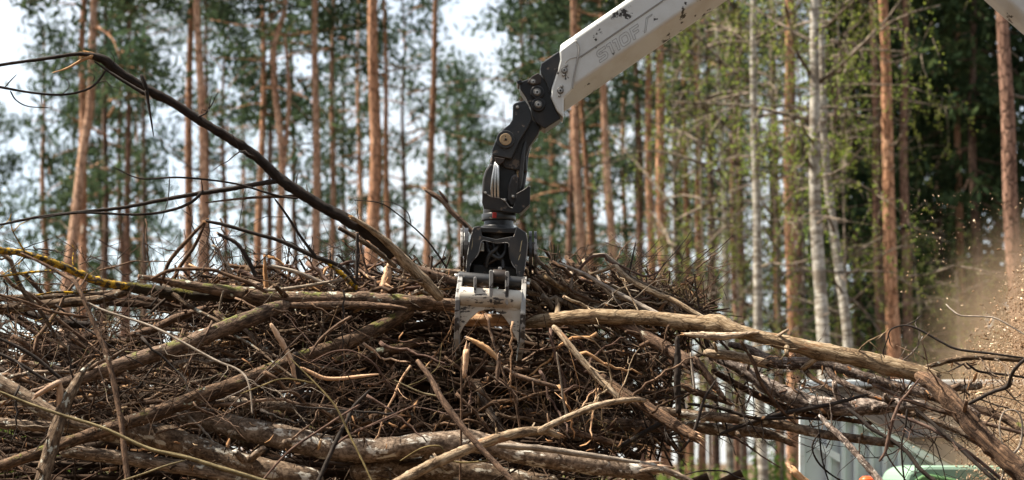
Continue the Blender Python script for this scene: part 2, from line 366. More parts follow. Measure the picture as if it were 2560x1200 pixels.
BR = {}
def branch(name, cat, label, mat, Y, px, e0='taper', e1='taper', bump=0.07, knots=0, twigs=0, seed=None, parent=None, group=None, wob=0.12, endmat='wood', tw_len=(0.12, 0.4), kids=()):
    """px: (x, y, width) in photograph pixels; Y depth or (Y0, Y1)"""
    seed = seed if seed is not None else (abs(hash((label or name, px[0]))) if False else int(px[0][0] * 7 + px[0][1] * 13 + px[-1][0] * 3 + 5000) % 100000)
    rr = np.random.default_rng(seed)
    Ys = np.linspace(Y[0], Y[1], len(px)) if isinstance(Y, tuple) else np.full(len(px), float(Y))
    pts = np.array([[*at(x, y, yy), w * 0.5 * m_px(yy)] for (x, y, w), yy in zip(px, Ys)])
    V, q, t, b, P, Rr = branch_mesh(pts, mat, bump=bump, e0=e0, e1=e1, knots=knots, seed=seed, wob=wob, sides=5 if cat == 'splinter' else None, stepf=0.35 if mat in ('yellow', 'heavymoss', 'shred', 'scaly') else 0.6)
    base = P[0].copy() if parent is None else np.zeros(3)
    me = mk_mesh(name, V - base, q, t, [M[mat]], {'bark': b}, smooth=cat != 'splinter')
    if parent is None:
        o = link(name, me, None, base); tag(o, label, cat, group)
    else:
        pb = np.array(parent.location); me.vertices.foreach_set('co', (V - pb).astype(np.float32).ravel()); me.update()
        o = link(name, me, parent)
    root = o if parent is None else parent
    pb = np.array(root.location)
    if parent is None:
        for e, p, tdir, r in ((e0, P[0], P[0] - P[2], Rr[1]), (e1, P[-1], P[-1] - P[-3], Rr[-2])):
            if e == 'torn':
                v, q2, t2, b2 = spikes(p, tdir, r, 9 if r > 0.015 else 5, rr)
                link('torn_end', mk_mesh('torn_end', v - pb, q2, t2, [M[endmat]], {'bark': b2}, smooth=False), o)
            elif e == 'cut':
                td = tdir / np.linalg.norm(tdir)
                PP = np.array([p - td * r * 0.3, p + td * r * 0.12])
                v, q2, t2, b2 = tube(PP, np.array([r * 0.93, r * 0.93]), 12, r=rr)
                link('cut_end', mk_mesh('cut_end', v - pb, q2, t2, [M['palewood']], {'bark': b2}, smooth=False), o)
    for k in range(twigs):
        i = int(rr.uniform(0.12, 0.95) * (len(P) - 1)); p = P[i]
        tt = P[min(i + 1, len(P) - 1)] - P[max(i - 1, 0)]; tt /= np.linalg.norm(tt)
        d = rr.normal(0, 1, 3); d -= tt * np.dot(d, tt); d /= np.linalg.norm(d)
        d = d * rr.uniform(0.5, 1.2) + tt * rr.choice([-1, 1]) * rr.uniform(0.2, 1.0); d[1] = d[1] * 0.5 - 0.1; d /= np.linalg.norm(d)
        Lt = rr.uniform(*tw_len); r0 = min(max(0.0022, Rr[i] * 0.35), 0.006)
        K = 7; Q = [p.copy()]
        for _ in range(K - 1):
            d = d + rr.normal(0, 0.22, 3); d /= np.linalg.norm(d); Q.append(Q[-1] + d * Lt / (K - 1))
        arrs = [tube(np.array(Q), np.linspace(r0, r0 * 0.35, K), 5, r=rr)]
        if Lt > 0.2:
            for w_ in range(2):
                i2 = rr.integers(2, K - 1); d2 = d + rr.normal(0, 0.7, 3); d2 /= np.linalg.norm(d2)
                Q2 = [Q[i2] + d2 * Lt * 0.5 * f for f in (0, 0.35, 0.7, 1.0)]
                arrs.append(tube(np.array(Q2) + np.vstack([np.zeros(3), rr.normal(0, 0.012, (3, 3))]), np.linspace(r0 * 0.6, r0 * 0.25, 4), 4, r=rr))
        v, q2, t2, b2 = join_arrays(arrs)
        link('twig', mk_mesh('twig', v - pb, q2, t2, [M[mat]], {'bark': b2}), root)
    if cat == 'log' and parent is None:               # short broken stubs of side branches
        for k in range(int(rr.integers(2, 5))):
            i = int(rr.uniform(0.1, 0.9) * (len(P) - 1)); p = P[i]
            tt = P[min(i + 1, len(P) - 1)] - P[max(i - 1, 0)]; tt /= np.linalg.norm(tt)
            d = rr.normal(0, 1, 3); d[1] -= 0.8; d[2] += 0.3; d -= tt * np.dot(d, tt); d /= np.linalg.norm(d); d = d + tt * rr.uniform(-0.9, 0.9); d /= np.linalg.norm(d)
            r0 = Rr[i] * rr.uniform(0.22, 0.42); Lt = Rr[i] * rr.uniform(1.6, 3.4)
            Q = np.array([p + d * Lt * f for f in (0, 0.35, 0.7, 1.0)]) + np.vstack([np.zeros((1, 3)), rr.normal(0, 0.12 * r0, (3, 3))])
            v, q2, t2, b2 = tube(Q, r0 * np.array([1.5, 1.05, 0.9, 0.75]), 8, 0.08, 0, 1.4, 0, rr)
            link('stub', mk_mesh('stub', v - pb, q2, t2, [M[mat]], {'bark': b2}), root)
    for kd in kids:                                   # named side branches: (name, mat, Y, px)
        branch(kd[0], None, None, kd[1], kd[2], kd[3], parent=o, bump=0.08, wob=0.2)
    return o

#__GROUND__
# ------------------------------------------------------------------ ground
def ground():
    s = NT('forest_floor')
    p = s.n('TexCoord').outputs['Object']
    col = s.ramp(s.noise(p, 1.3, 6, 0.65), [(0.3, (0.05, 0.035, 0.02)), (0.5, (0.085, 0.058, 0.035)), (0.62, (0.12, 0.08, 0.05)), (0.72, (0.07, 0.075, 0.03))])
    m = s.surf(col, 0.95, s.bump(s.noise(p, 8.0, 5), 0.8, 0.08), spec=0.1)
    n = 60
    xs = np.linspace(-1, 1, n); xs = np.sign(xs) * np.abs(xs) ** 2.2 * 900
    X, Yg = np.meshgrid(xs, xs); Yg = Yg + 30
    d = np.hypot(X, Yg)
    Z = 0.12 * np.sin(X * 0.31) * np.cos(Yg * 0.27) * np.clip((d - 14) / 20, 0, 1)
    V = np.stack([X, Yg, Z], -1).reshape(-1, 3)
    i = np.arange(n - 1)[:, None] * n + np.arange(n - 1)[None, :]
    q = np.stack([i, i + 1, i + n + 1, i + n], -1).reshape(-1, 4)
    tag(link('ground', mk_mesh('ground', V, q, None, [m])), 'grassy forest floor under the trees', None, kind='structure')
ground()

# ------------------------------------------------------------------ trees
def leaf_quads(C, D, L, W, r):
    """centres C, directions D (unit), lengths, widths -> V (n*4), quads"""
    n = len(C)
    s = np.cross(D, r.normal(0, 1, (n, 3))); s /= np.linalg.norm(s, axis=1)[:, None] + 1e-9
    a = C; b = C + D * L[:, None]
    m = (a + b) / 2
    V = np.stack([a, m + s * W[:, None] / 2, b, m - s * W[:, None] / 2], 1).reshape(-1, 3)
    return V, np.arange(n * 4).reshape(n, 4)

def crown_mesh(name, kind, H, Rad, seed):
    """crown standing on z=0..H round the trunk axis; limbs + foliage"""
    r = np.random.default_rng(seed)
    limbs = []; C, D, TI = [], [], []
    if kind == 'pine': nl, per, nq = 24, 5, 22
    elif kind == 'spruce': nl, per, nq = 54, 6, 12
    else: nl, per, nq = 26, 9, 13
    for i in range(nl):
        h = (i + r.uniform(0, 1)) / nl
        az = r.uniform(0, 6.28)
        if kind == 'pine':
            prof = (0.35 + 0.65 * math.sin(min(1, 0.25 + h * 0.85) * math.pi)) * (1.0 if h < 0.9 else 0.6)
            rise = r.uniform(-0.05, 0.35) + 0.5 * h
        elif kind == 'spruce':
            prof = 1.05 - h; rise = r.uniform(-0.35, -0.05)
        else:
            prof = 0.35 + 0.75 * math.sin((0.12 + 0.85 * h) * math.pi); rise = r.uniform(0.2, 0.9)
        L = Rad * prof * r.uniform(0.55, 1.15)
        z0 = h * H * 0.96
        d = np.array((math.cos(az), math.sin(az), rise)); d /= np.linalg.norm(d)
        P = [np.array((0, 0, z0))]
        for k in range(5):
            d = d + r.normal(0, 0.14, 3) + (np.array((0, 0, -0.07)) if kind != 'birch' else np.array((0, 0, -0.05))); d /= np.linalg.norm(d)
            P.append(P[-1] + d * L / 5)
        P = np.array(P)
        r0 = 0.018 + 0.016 * L / Rad * (1.3 if kind == 'pine' else 0.9)
        limbs.append(tube(P, np.linspace(r0, 0.006, 6), 4, r=r))
        for k in range(per):
            f = r.uniform(0.35 if kind == 'pine' else 0.15, 1.0)
            base = P[min(int(f * 5), 4)] * (1 - (f * 5) % 1) + P[min(int(f * 5) + 1, 5)] * ((f * 5) % 1)
            spread = (0.34 if kind == 'pine' else 0.2 if kind == 'spruce' else 0.4)
            cen = base + r.normal(0, 1, 3) * np.array((spread, spread, spread * 0.6)) * Rad * 0.45
            if kind == 'birch' and r.random() < 0.6:
                limbs.append(tube(np.array([base, (base + cen) / 2 + r.normal(0, 0.04, 3), cen]), np.array([0.009, 0.006, 0.003]), 3, r=r))
            tone = np.clip(r.normal(0.42, 0.22), 0, 1)
            m = nq + r.integers(-3, 4)
            if kind == 'birch':
                tl = np.sort(r.uniform(0, 0.55, m)); hd = np.array((r.normal(0, .35), r.normal(0, .35), -1.0)); c = cen + hd * tl[:, None] + r.normal(0, 0.035, (m, 3)); dd = r.normal(0, 1, (m, 3)) + np.array((0, 0, -0.5)); limbs.append(tube(np.array([cen, cen + hd * .28, cen + hd * .56]), np.array([.004, .003, .002]), 3, r=r))
            else:
                c = cen + r.normal(0, 0.2 if kind == 'pine' else 0.2, (m, 3)) * np.array((1.25, 1.25, 0.6)); dd = r.normal(0, 1, (m, 3)) + (np.array((0, 0, 0.45)) if kind == 'pine' else np.array((0.3 * math.cos(az), 0.3 * math.sin(az), -0.8)))
            C.append(c); D.append(dd / np.linalg.norm(dd, axis=1)[:, None]); TI.append(np.clip(tone + r.normal(0, 0.12, m), 0, 1))
    C, D, TI = np.vstack(C), np.vstack(D), np.concatenate(TI)
    n = len(C)
    if kind == 'birch': Lq, Wq = r.uniform(0.035, 0.065, n), r.uniform(0.025, 0.045, n)
    elif kind == 'pine': Lq, Wq = r.uniform(0.2, 0.4, n), r.uniform(0.05, 0.11, n)
    else: Lq, Wq = r.uniform(0.25, 0.5, n), r.uniform(0.06, 0.14, n)
    V1, q1, t1, b1 = join_arrays(limbs)
    V2, q2 = leaf_quads(C, D, Lq, Wq, r)
    V = np.vstack([V1, V2]); q = np.vstack([q1, q2 + len(V1)])
    tint = np.concatenate([np.zeros(len(V1)), np.repeat(TI, 4)])
    bk = np.vstack([b1, V2 * 0.3])
    fm = np.concatenate([np.zeros(len(q1)), np.ones(len(q2)), np.zeros(len(t1))])
    lm = {'pine': 'needle', 'spruce': 'spruce', 'birch': 'spring'}[kind]
    wm = {'pine': 'pine_orange', 'spruce': 'pine_dark', 'birch': 'deadlimb'}[kind]
    return mk_mesh(name, V, q, t1, [M[wm], M[lm]], {'tint': tint, 'bark': bk}, smooth=False, fmat=fm)

PINES = [crown_mesh('pine_crown', 'pine', 9.0, 2.6, 100 + i) for i in range(6)]
SPRUCES = [crown_mesh('spruce_crown', 'spruce', 12.0, 2.6, 200 + i) for i in range(3)]
BIRCHES = [crown_mesh('birch_crown', 'birch', 9.0, 2.3, 300 + i) for i in range(4)]
CR = {'pine': (PINES, 9.0), 'spruce': (SPRUCES, 12.0), 'birch': (BIRCHES, 9.0)}

def tree(name, cat, label, mat, Y, px, w, H, crown='pine', c0=9.0, cs=1.0, group=None, dead=7, seed=0, cvar=None, fork=None, crz=None):
    """px: trunk centre line (x, y) from low to high; w: trunk width in px near y=600; H: top height; c0: crown's lowest height"""
    r = np.random.default_rng(seed + int(Y * 37) + int(px[0][0]))
    W = [at(x, y, Y) for x, y in px]
    W = sorted(W, key=lambda p: p[2])
    lo, hi = W[0], W[-1]
    P = [np.array((lo[0], Y, -0.1))]
    if lo[2] > 1.0: P.append(np.array((lo[0], Y + r.normal(0, 0.05), lo[2] * 0.5)))
    P += [p + np.array((0, r.normal(0, 0.06), 0)) for p in W]
    if hi[2] < H - 0.5:
        sl = (W[-1] - W[-2]) / max(W[-1][2] - W[-2][2], 0.5) if len(W) > 1 else np.array((0, 0, 1.0))
        sl = np.clip(sl, -0.08, 0.08)
        for f in (0.5, 1.0):
            z = hi[2] + (H - hi[2]) * f
            P.append(np.array((hi[0] + sl[0] * (z - hi[2]) * 0.6 + r.normal(0, 0.05), Y + r.normal(0, 0.08), z)))
    P = np.array(P)
    r6 = w * 0.5 * m_px(Y); z6 = at(1280, 600, Y)[2]
    Rr = np.interp(P[:, 2], [-0.1, 0.6, z6, H], [r6 * 1.55, r6 * 1.22, r6, r6 * 0.18])
    pts = np.column_stack([P, Rr])
    C = catmull(pts, 44)
    C[:, :2] += 0.25 * r6 * np.stack([np.sin(C[:, 2] * 1.1 + r.uniform(0, 6)), np.cos(C[:, 2] * 0.9)], -1)
    parts = [tube(C[:, :3], np.maximum(C[:, 3], 0.01), 12, 0.035, knots=5, r=r)]
    for k in range(dead):                                  # dead limbs and stubs
        i = int(np.searchsorted(C[:, 2], r.uniform(2.5, max(4, c0 + 2)))); i = min(i, 42)
        az = r.uniform(0, 6.28); L = r.choice([0.3, 0.6, 1.2, 1.8], p=[.35, .25, .25, .15]); d = np.array((math.cos(az), math.sin(az), r.uniform(-0.35, 0.35)))
        Q = [C[i, :3]]
        for _ in range(4):
            d = d + r.normal(0, 0.15, 3); d /= np.linalg.norm(d); Q.append(Q[-1] + d * L / 4)
        parts.append(tube(np.array(Q), np.linspace(0.025, 0.008, 5) * (1 if L > 0.5 else 0.8), 5, r=r))
    if fork:
        F = np.array([[*at(x, y, Y), rr_] for x, y, rr_ in fork]); F[:, 3] *= m_px(Y) * 0.5
        F = catmull(F, 20); parts.append(tube(F[:, :3], F[:, 3], 9, 0.03, r=r))
    V, q, t, b = join_arrays(parts)
    fm = np.concatenate([np.where(np.arange(len(q)) < len(parts[0][1]), 0, 1), np.where(np.arange(len(t)) < len(parts[0][2]), 0, 1)])
    if fork: fm[len(q) - len(parts[-1][1]):len(q)] = 0
    base = np.array((lo[0], Y, 0.0))
    root = empty(name, base); tag(root, label, cat, group)
    link('trunk', mk_mesh('trunk', V - base, q, t, [M[mat], M['deadlimb']], {'bark': b}, fmat=fm), root)
    if crown:
        lst, h0 = CR[crown]
        me = lst[(cvar if cvar is not None else r.integers(0, len(lst))) % len(lst)]
        top = np.array([np.interp(c0, C[:, 2], C[:, 0]), np.interp(c0, C[:, 2], C[:, 1])])
        o = link('crown', me, root, (top[0] - base[0], top[1] - base[1], c0))
        zs = (H + 0.4 - c0) / h0
        o.scale = (cs, cs, zs); o.rotation_euler = (0, 0, crz if crz is not None else r.uniform(0, 6.28))
    return root

# individually recognisable trunks: name, category, label, bark, depth, centre line px, width px, height, crown, crown base
T = [
 ('pine_tree', 'orange-brown pine trunk, left one of the crossing pair at the far left', 'pine_pale', 40, [(172, 700), (180, 600), (200, 400), (226, 260), (237, 120), (238, 0)], 27, 18, 'pine', 9.5, .8),
 ('pine_tree', 'slender pine crossing behind the leaning pale trunk at far left', 'pine_orange', 42, [(211, 700), (209, 560), (207, 400), (205, 260), (207, 120), (212, 0)], 21, 19, 'pine', 11, .9),
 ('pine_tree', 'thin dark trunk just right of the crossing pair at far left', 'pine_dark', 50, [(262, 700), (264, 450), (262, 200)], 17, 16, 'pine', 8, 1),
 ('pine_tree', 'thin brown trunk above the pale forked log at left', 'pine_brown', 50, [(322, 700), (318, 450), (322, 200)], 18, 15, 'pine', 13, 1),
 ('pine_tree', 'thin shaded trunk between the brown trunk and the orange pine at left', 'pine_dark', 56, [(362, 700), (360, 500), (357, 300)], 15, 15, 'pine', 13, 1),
 ('pine_tree', 'orange pine trunk left of the pale straight trunk', 'pine_orange', 43, [(468, 720), (469, 560), (472, 400), (474, 200), (477, 0)], 22, 18, 'pine', 13, .9),
 ('pine_tree', 'pale straight trunk standing beside the orange pine at left', 'pine_pale', 40, [(508, 720), (507, 560), (505, 300), (499, 100), (496, 0)], 23, 19, 'pine', 13, .8),
 ('pine_tree', 'dark thin trunk hidden partly behind the pale straight trunk', 'pine_brown', 52, [(520, 720), (518, 500), (515, 250)], 15, 16, 'pine', 13, .9),
 ('pine_tree', 'orange pine with trunk crossed by the long dark branch, left of the wavy pine', 'pine_orange', 46, [(645, 720), (650, 560), (654, 350), (658, 150)], 19, 17, 'pine', 9.5, 1),
 ('pine_tree', 'narrow rusty trunk tucked close beside the wavy pine', 'pine_brown', 50, [(672, 720), (674, 560), (676, 380), (678, 250)], 15, 17, 'pine', 10, .9),
 ('pine_tree', 'wavy pine with a snaking trunk that forks high up', 'pine_pale', 42, [(693, 720), (698, 600), (708, 430), (703, 330), (690, 250), (684, 150), (688, 90), (712, 0)], 19, 18, 'pine', 11, .8),
 ('pine_tree', 'tall straight tan pine between the wavy pine and its thinner neighbour', 'pine_pale', 42, [(789, 720), (789, 500), (788, 250), (789, 0)], 21, 19, 'pine', 12, .8),
 ('pine_tree', 'thin tan pine right of the tall straight one', 'pine_pale', 48, [(829, 720), (830, 500), (831, 250), (834, 0)], 15, 18, 'pine', 11, .9),
 ('pine_tree', 'stout orange pine rising above the torn stump, thickest left of the crane', 'pine_orange', 37, [(926, 740), (930, 560), (935, 400), (935, 200), (937, 0)], 33, 19, 'pine', 12, .7),
 ('pine_tree', 'slim orange trunk directly right of the stout orange pine', 'pine_orange', 48, [(971, 700), (968, 500), (965, 250), (962, 80)], 15, 17, 'pine', 13, 1),
 ('pine_tree', 'lone orange pine left of the grapple with a bare lower trunk', 'pine_orange', 44, [(1068, 720), (1074, 480), (1080, 250), (1090, 0)], 19, 18, 'pine', 13, .8),
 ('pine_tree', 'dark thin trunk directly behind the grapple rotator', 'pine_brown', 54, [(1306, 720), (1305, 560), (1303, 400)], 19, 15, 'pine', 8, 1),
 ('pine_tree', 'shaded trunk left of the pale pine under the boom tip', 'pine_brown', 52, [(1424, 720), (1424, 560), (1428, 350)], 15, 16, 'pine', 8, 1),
 ('pine_tree', 'pale orange pine below the boom tip with lit left side', 'pine_pale', 40, [(1459, 760), (1452, 560), (1440, 330), (1433, 150), (1432, 0)], 23, 18, 'pine', 11, .8),
 ('pine_tree', 'slim leaning pine close behind the pale one below the boom tip', 'pine_orange', 46, [(1478, 760), (1472, 560), (1460, 330), (1452, 200)], 15, 17, 'pine', 10, .9),
 ('pine_tree', 'brown-orange pine standing between the boom tip pair and the twin trunks', 'pine_pale', 42, [(1534, 760), (1528, 560), (1514, 330), (1505, 150), (1501, 0)], 21, 18, 'pine', 11, .9),
 ('pine_tree', 'left and thinner of the twin orange trunks under the boom', 'pine_orange', 44, [(1630, 800), (1628, 600), (1622, 350), (1617, 120)], 20, 18, 'pine', 11, .9),
 ('pine_tree', 'right and brighter of the twin orange trunks under the boom', 'pine_orange', 40, [(1664, 800), (1658, 600), (1651, 350), (1646, 120), (1645, 0)], 25, 19, 'pine', 12, .8),
 ('pine_tree', 'rusty pine right of the twin trunks, above the knot of the tan log', 'pine_orange', 44, [(1752, 830), (1748, 600), (1744, 350), (1740, 80)], 18, 18, 'pine', 11, .9),
 ('birch_tree', 'thin white birch beside the rusty pine under the boom', 'birch', 36, [(1820, 830), (1812, 600), (1804, 350), (1796, 120), (1792, 0)], 17, 15, 'birch', 5.5, 1),
 ('pine_tree', 'shaded rusty trunk between the two slim birches', 'pine_brown', 46, [(1858, 1190), (1856, 900), (1852, 600), (1850, 420)], 18, 17, 'pine', 11, .9),
 ('birch_tree', 'middle slim birch with black and white bark, left of the red pine', 'birch', 33, [(1908, 1190), (1898, 900), (1890, 600), (1886, 300), (1884, 0)], 22, 16, 'birch', 6, 1),
 ('pine_tree', 'deep red-orange pine rising behind the tan log, left of the thick birch', 'pine_orange', 38, [(1986, 1190), (1982, 900), (1976, 600), (1972, 300), (1968, 0)], 25, 19, 'pine', 12.5, .8),
 ('pine_tree', 'thinner rusty trunk half hidden behind the deep red-orange pine', 'pine_brown', 44, [(2006, 1190), (2002, 900), (1996, 600), (1986, 300), (1982, 0)], 18, 18, 'pine', 12, .8),
 ('birch_tree', 'thickest birch with broad white trunk near the blue hopper', 'birch', 30, [(2062, 1190), (2056, 900), (2048, 600), (2038, 300), (2034, 0)], 31, 15, 'birch', 5.5, 1.1),
 ('birch_tree', 'leaning birch splitting off to the right beside the thickest birch', 'birch', 31, [(2128, 1190), (2116, 860), (2100, 680), (2078, 480), (2060, 300), (2052, 120)], 23, 14, 'birch', 5, 1),
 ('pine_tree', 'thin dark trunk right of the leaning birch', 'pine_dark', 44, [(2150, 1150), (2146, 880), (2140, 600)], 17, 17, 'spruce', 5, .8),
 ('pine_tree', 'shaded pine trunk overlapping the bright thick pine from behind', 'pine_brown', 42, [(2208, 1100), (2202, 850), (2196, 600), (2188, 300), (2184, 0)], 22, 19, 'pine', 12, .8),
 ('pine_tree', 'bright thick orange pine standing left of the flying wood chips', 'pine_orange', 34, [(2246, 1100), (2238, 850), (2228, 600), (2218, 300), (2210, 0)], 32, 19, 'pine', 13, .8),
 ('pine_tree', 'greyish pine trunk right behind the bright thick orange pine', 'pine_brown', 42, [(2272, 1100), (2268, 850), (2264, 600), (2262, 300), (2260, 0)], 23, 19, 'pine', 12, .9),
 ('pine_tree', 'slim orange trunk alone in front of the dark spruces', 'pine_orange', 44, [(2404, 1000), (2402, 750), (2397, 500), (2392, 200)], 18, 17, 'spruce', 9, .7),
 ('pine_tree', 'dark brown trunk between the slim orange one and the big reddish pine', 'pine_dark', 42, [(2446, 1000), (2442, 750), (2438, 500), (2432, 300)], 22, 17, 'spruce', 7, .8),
 ('pine_tree', 'big reddish grey-barked pine under the raised crane boom', 'pine_brown', 29, [(2560, 1100), (2546, 800), (2532, 560), (2516, 300), (2504, 0)], 40, 17, 'pine', 11.5, .8),
]
for i, (nm, lab, mat, Y, px, w, H, cr, c0, cs) in enumerate(T):
    fk = None
    if 'wavy' in lab: fk = [(708, 420, 15), (716, 340, 12), (722, 260, 11), (720, 180, 9), (712, 90, 7)]
    tree(nm, 'tree', lab, mat, Y, px, w, H, cr, c0, cs, group='trunks at the forest edge', seed=i * 11, fork=fk, dead=12 if 'pine' in nm else 8)

# the rows behind, whose crowns fill the upper picture: (px, depth, height, crown base, crown scale)
back = [(-40, 62, 12.5, 4.5), (110, 58, 14.5, 5.5), (185, 74, 16.5, 6.5), (300, 60, 15.5, 5), (345, 76, 17, 7), (250, 66, 15, 5), 
        (560, 66, 19, 8.5), (610, 78, 18, 8), (735, 64, 19, 8.5), (860, 70, 19, 8.5), (900, 62, 18, 7.5), (1010, 66, 18, 8), 
        (1120, 72, 16, 7.5), (1150, 60, 13, 6.5), (1260, 64, 12, 5.5), (1330, 70, 19, 8), (1380, 62, 19, 7.5), (1440, 78, 20, 9), (1350, 90, 16, 6.5),
        (1560, 66, 18, 8), (1590, 82, 18, 7), (1700, 70, 18, 7), (1480, 58, 12, 4.5), (1690, 58, 13, 4), (1780, 76, 19, 7), (1835, 66, 17, 6), (1930, 70, 19, 6.5), (1598, 52, 17, 11), (1715, 54, 17, 10.5), (1776, 50, 17, 11), (1832, 56, 18, 11.5), (1940, 54, 18, 11.5), (2090, 52, 18, 11.5)]
ORD = ['first', 'second', 'third', 'fourth', 'fifth', 'sixth', 'seventh', 'eighth', 'ninth', 'tenth', 'eleventh', 'twelfth', 'thirteenth', 'fourteenth', 'fifteenth', 'sixteenth', 'seventeenth', 'eighteenth', 'nineteenth', 'twentieth', 'twenty-first', 'twenty-second']
def nth(lst, x): return ORD[sorted(v[0] for v in lst).index(x)]
for i, (x, Y, H, c0) in enumerate(back):
    mates = [v for v in back if (v[0] < 1240) == (x < 1240)]
    xl = x + 6
    side = 'left of the crane' if x < 1240 else 'under and beside the boom'
    tree('pine_tree', 'tree', 'green-crowned back-row pine, %s from the left of those %s' % (nth(mates, x), side), ['pine_brown', 'pine_orange', 'pine_dark'][i % 3], Y, [(xl, 700), (x, 500), (x - 3, 250)], 15 * 60 / Y, H, 'pine', c0,
         [0.85, 0.7, 0.95][i % 3], group='pines further back, ' + side, seed=i * 5 + 900, cvar=i, dead=14)
SPL = [(2170, 52, 17, 3), (2300, 50, 18, 4.5), (2345, 46, 17, 3.5), (2430, 54, 17, 3), (2490, 50, 18, 4), (2580, 44, 18, 5), (2640, 50, 17, 3), (2240, 60, 16, 2.5), (2370, 60, 19, 2), (2100, 62, 15, 3), (2030, 66, 13, 2.5)]
for i, (x, Y, H, c0) in enumerate(SPL):
    tree('spruce_tree', 'tree', 'dark green spruce in the shade behind the chips, %s of its row from the left' % nth(SPL, x), 'pine_dark', Y, [(x + 5, 900), (x, 600), (x - 3, 300)], 17 * 50 / Y, H, 'spruce', c0, [1.0, 1.25, 0.85][i % 3], group='dark spruces behind the chips', seed=i * 3 + 1500, cvar=i, dead=6)
YBL = [(1690, 38, 11, 2.2), (1770, 34, 11.5, 2.5), (1850, 40, 12, 3), (1950, 36, 12.5, 2.5), (2010, 40, 12, 3), (2120, 34, 10, 2.8), (2300, 40, 6, 1.8), (2400, 36, 5, 1.6)]
for i, (x, Y, H, c0) in enumerate(YBL):
    tree('young_birch_tree', 'tree', 'slender young birch with fresh yellow-green leaves, %s from the left among the right-hand trunks' % nth(YBL, x), 'deadlimb', Y, [(x + 4, 1080), (x + 2, 1000)], 6, H, 'birch', c0, [0.9, 0.75, 1.0][i % 3], group='young birches in spring leaf', seed=i * 3 + 2500, cvar=i, dead=5)

# the far edge of the wood: one mass
def far_wood():
    r = np.random.default_rng(55)
    C, D, TI = [], [], []; trunks = []
    for k in range(12):
        x = r.uniform(-34, 34); Y = r.uniform(98, 130); H = r.uniform(8.5, 14.5); z0 = r.uniform(2.5, 6.0)
        trunks.append(tube(np.array([(x, Y, 0), (x + r.normal(0, .15), Y, H * 0.5), (x + r.normal(0, .2), Y, H)]), np.array([.2, .14, .05]), 6, r=r))
        for j in range(26):
            f = r.random(); rad = 2.0 * math.sin((0.15 + 0.8 * f) * math.pi); az = r.uniform(0, 6.28)
            cen = np.array((x + rad * math.cos(az) * r.random(), Y + rad * math.sin(az) * r.random(), z0 + f * (H - z0)))
            m = 16; tone = np.clip(r.normal(0.45, 0.2), 0, 1)
            C.append(cen + r.normal(0, 0.4, (m, 3)) * np.array((1.3, 1.3, 0.6))); d = r.normal(0, 1, (m, 3)); D.append(d / np.linalg.norm(d, axis=1)[:, None]); TI.append(np.clip(tone + r.normal(0, .1, m), 0, 1))
    C, D, TI = np.vstack(C), np.vstack(D), np.concatenate(TI); n = len(C)
    V1, q1, t1, b1 = join_arrays(trunks)
    V2, q2 = leaf_quads(C, D, r.uniform(0.35, 0.7, n), r.uniform(0.1, 0.22, n), r)
    V = np.vstack([V1, V2]); q = np.vstack([q1, q2 + len(V1)])
    me = mk_mesh('far_wood', V, q, t1, [M['pine_brown'], M['needle']], {'tint': np.concatenate([np.zeros(len(V1)), np.repeat(TI, 4)]), 'bark': np.vstack([b1, V2])}, smooth=False, fmat=np.concatenate([np.zeros(len(q1)), np.ones(len(q2)), np.zeros(len(t1))]))
    tag(link('far_wood', me), 'hazy mass of far trees closing the view behind the pines', 'woodland', kind='stuff')
far_wood()

# unseen wood added behind the camera to cut the low light from the front
def added_shade_wood():
    r = np.random.default_rng(58); C, D, TI, trunks = [], [], [], []
    for k in range(90):
        a = R(r.uniform(100, 262)); d = r.uniform(11, 30); x, Y = math.sin(a) * d, 2 + math.cos(a) * d; H = r.uniform(11, 17); z0 = r.uniform(0.8, 3.0)
        trunks.append(tube(np.array([(x, Y, 0), (x, Y, H * .5), (x, Y, H)]), np.array([.16, .11, .03]), 6, r=r))
        for j in range(44):
            f = r.random(); rad = 2.4 * (1.05 - f); az = r.uniform(0, 6.28); cen = np.array((x + rad * math.cos(az) * r.random(), Y + rad * math.sin(az) * r.random(), z0 + f * (H - z0)))
            m = 12; C.append(cen + r.normal(0, .4, (m, 3))); dd = r.normal(0, 1, (m, 3)); D.append(dd / np.linalg.norm(dd, axis=1)[:, None]); TI.append(np.clip(r.normal(.45, .2) + r.normal(0, .1, m), 0, 1))
    C, D, TI = np.vstack(C), np.vstack(D), np.concatenate(TI); n = len(C)
    V1, q1, t1, b1 = join_arrays(trunks); V2, q2 = leaf_quads(C, D, r.uniform(.4, .8, n), r.uniform(.15, .3, n), r)
    me = mk_mesh('added_shade_wood', np.vstack([V1, V2]), np.vstack([q1, q2 + len(V1)]), t1, [M['pine_dark'], M['spruce']], {'tint': np.concatenate([np.zeros(len(V1)), np.repeat(TI, 4)]), 'bark': np.vstack([b1, V2])}, smooth=False, fmat=np.concatenate([np.zeros(len(q1)), np.ones(len(q2)), np.zeros(len(t1))]))
    tag(link('added_shade_wood', me), 'unseen wood of dark spruces added behind the camera to shade the front', 'woodland', kind='stuff')
added_shade_wood()

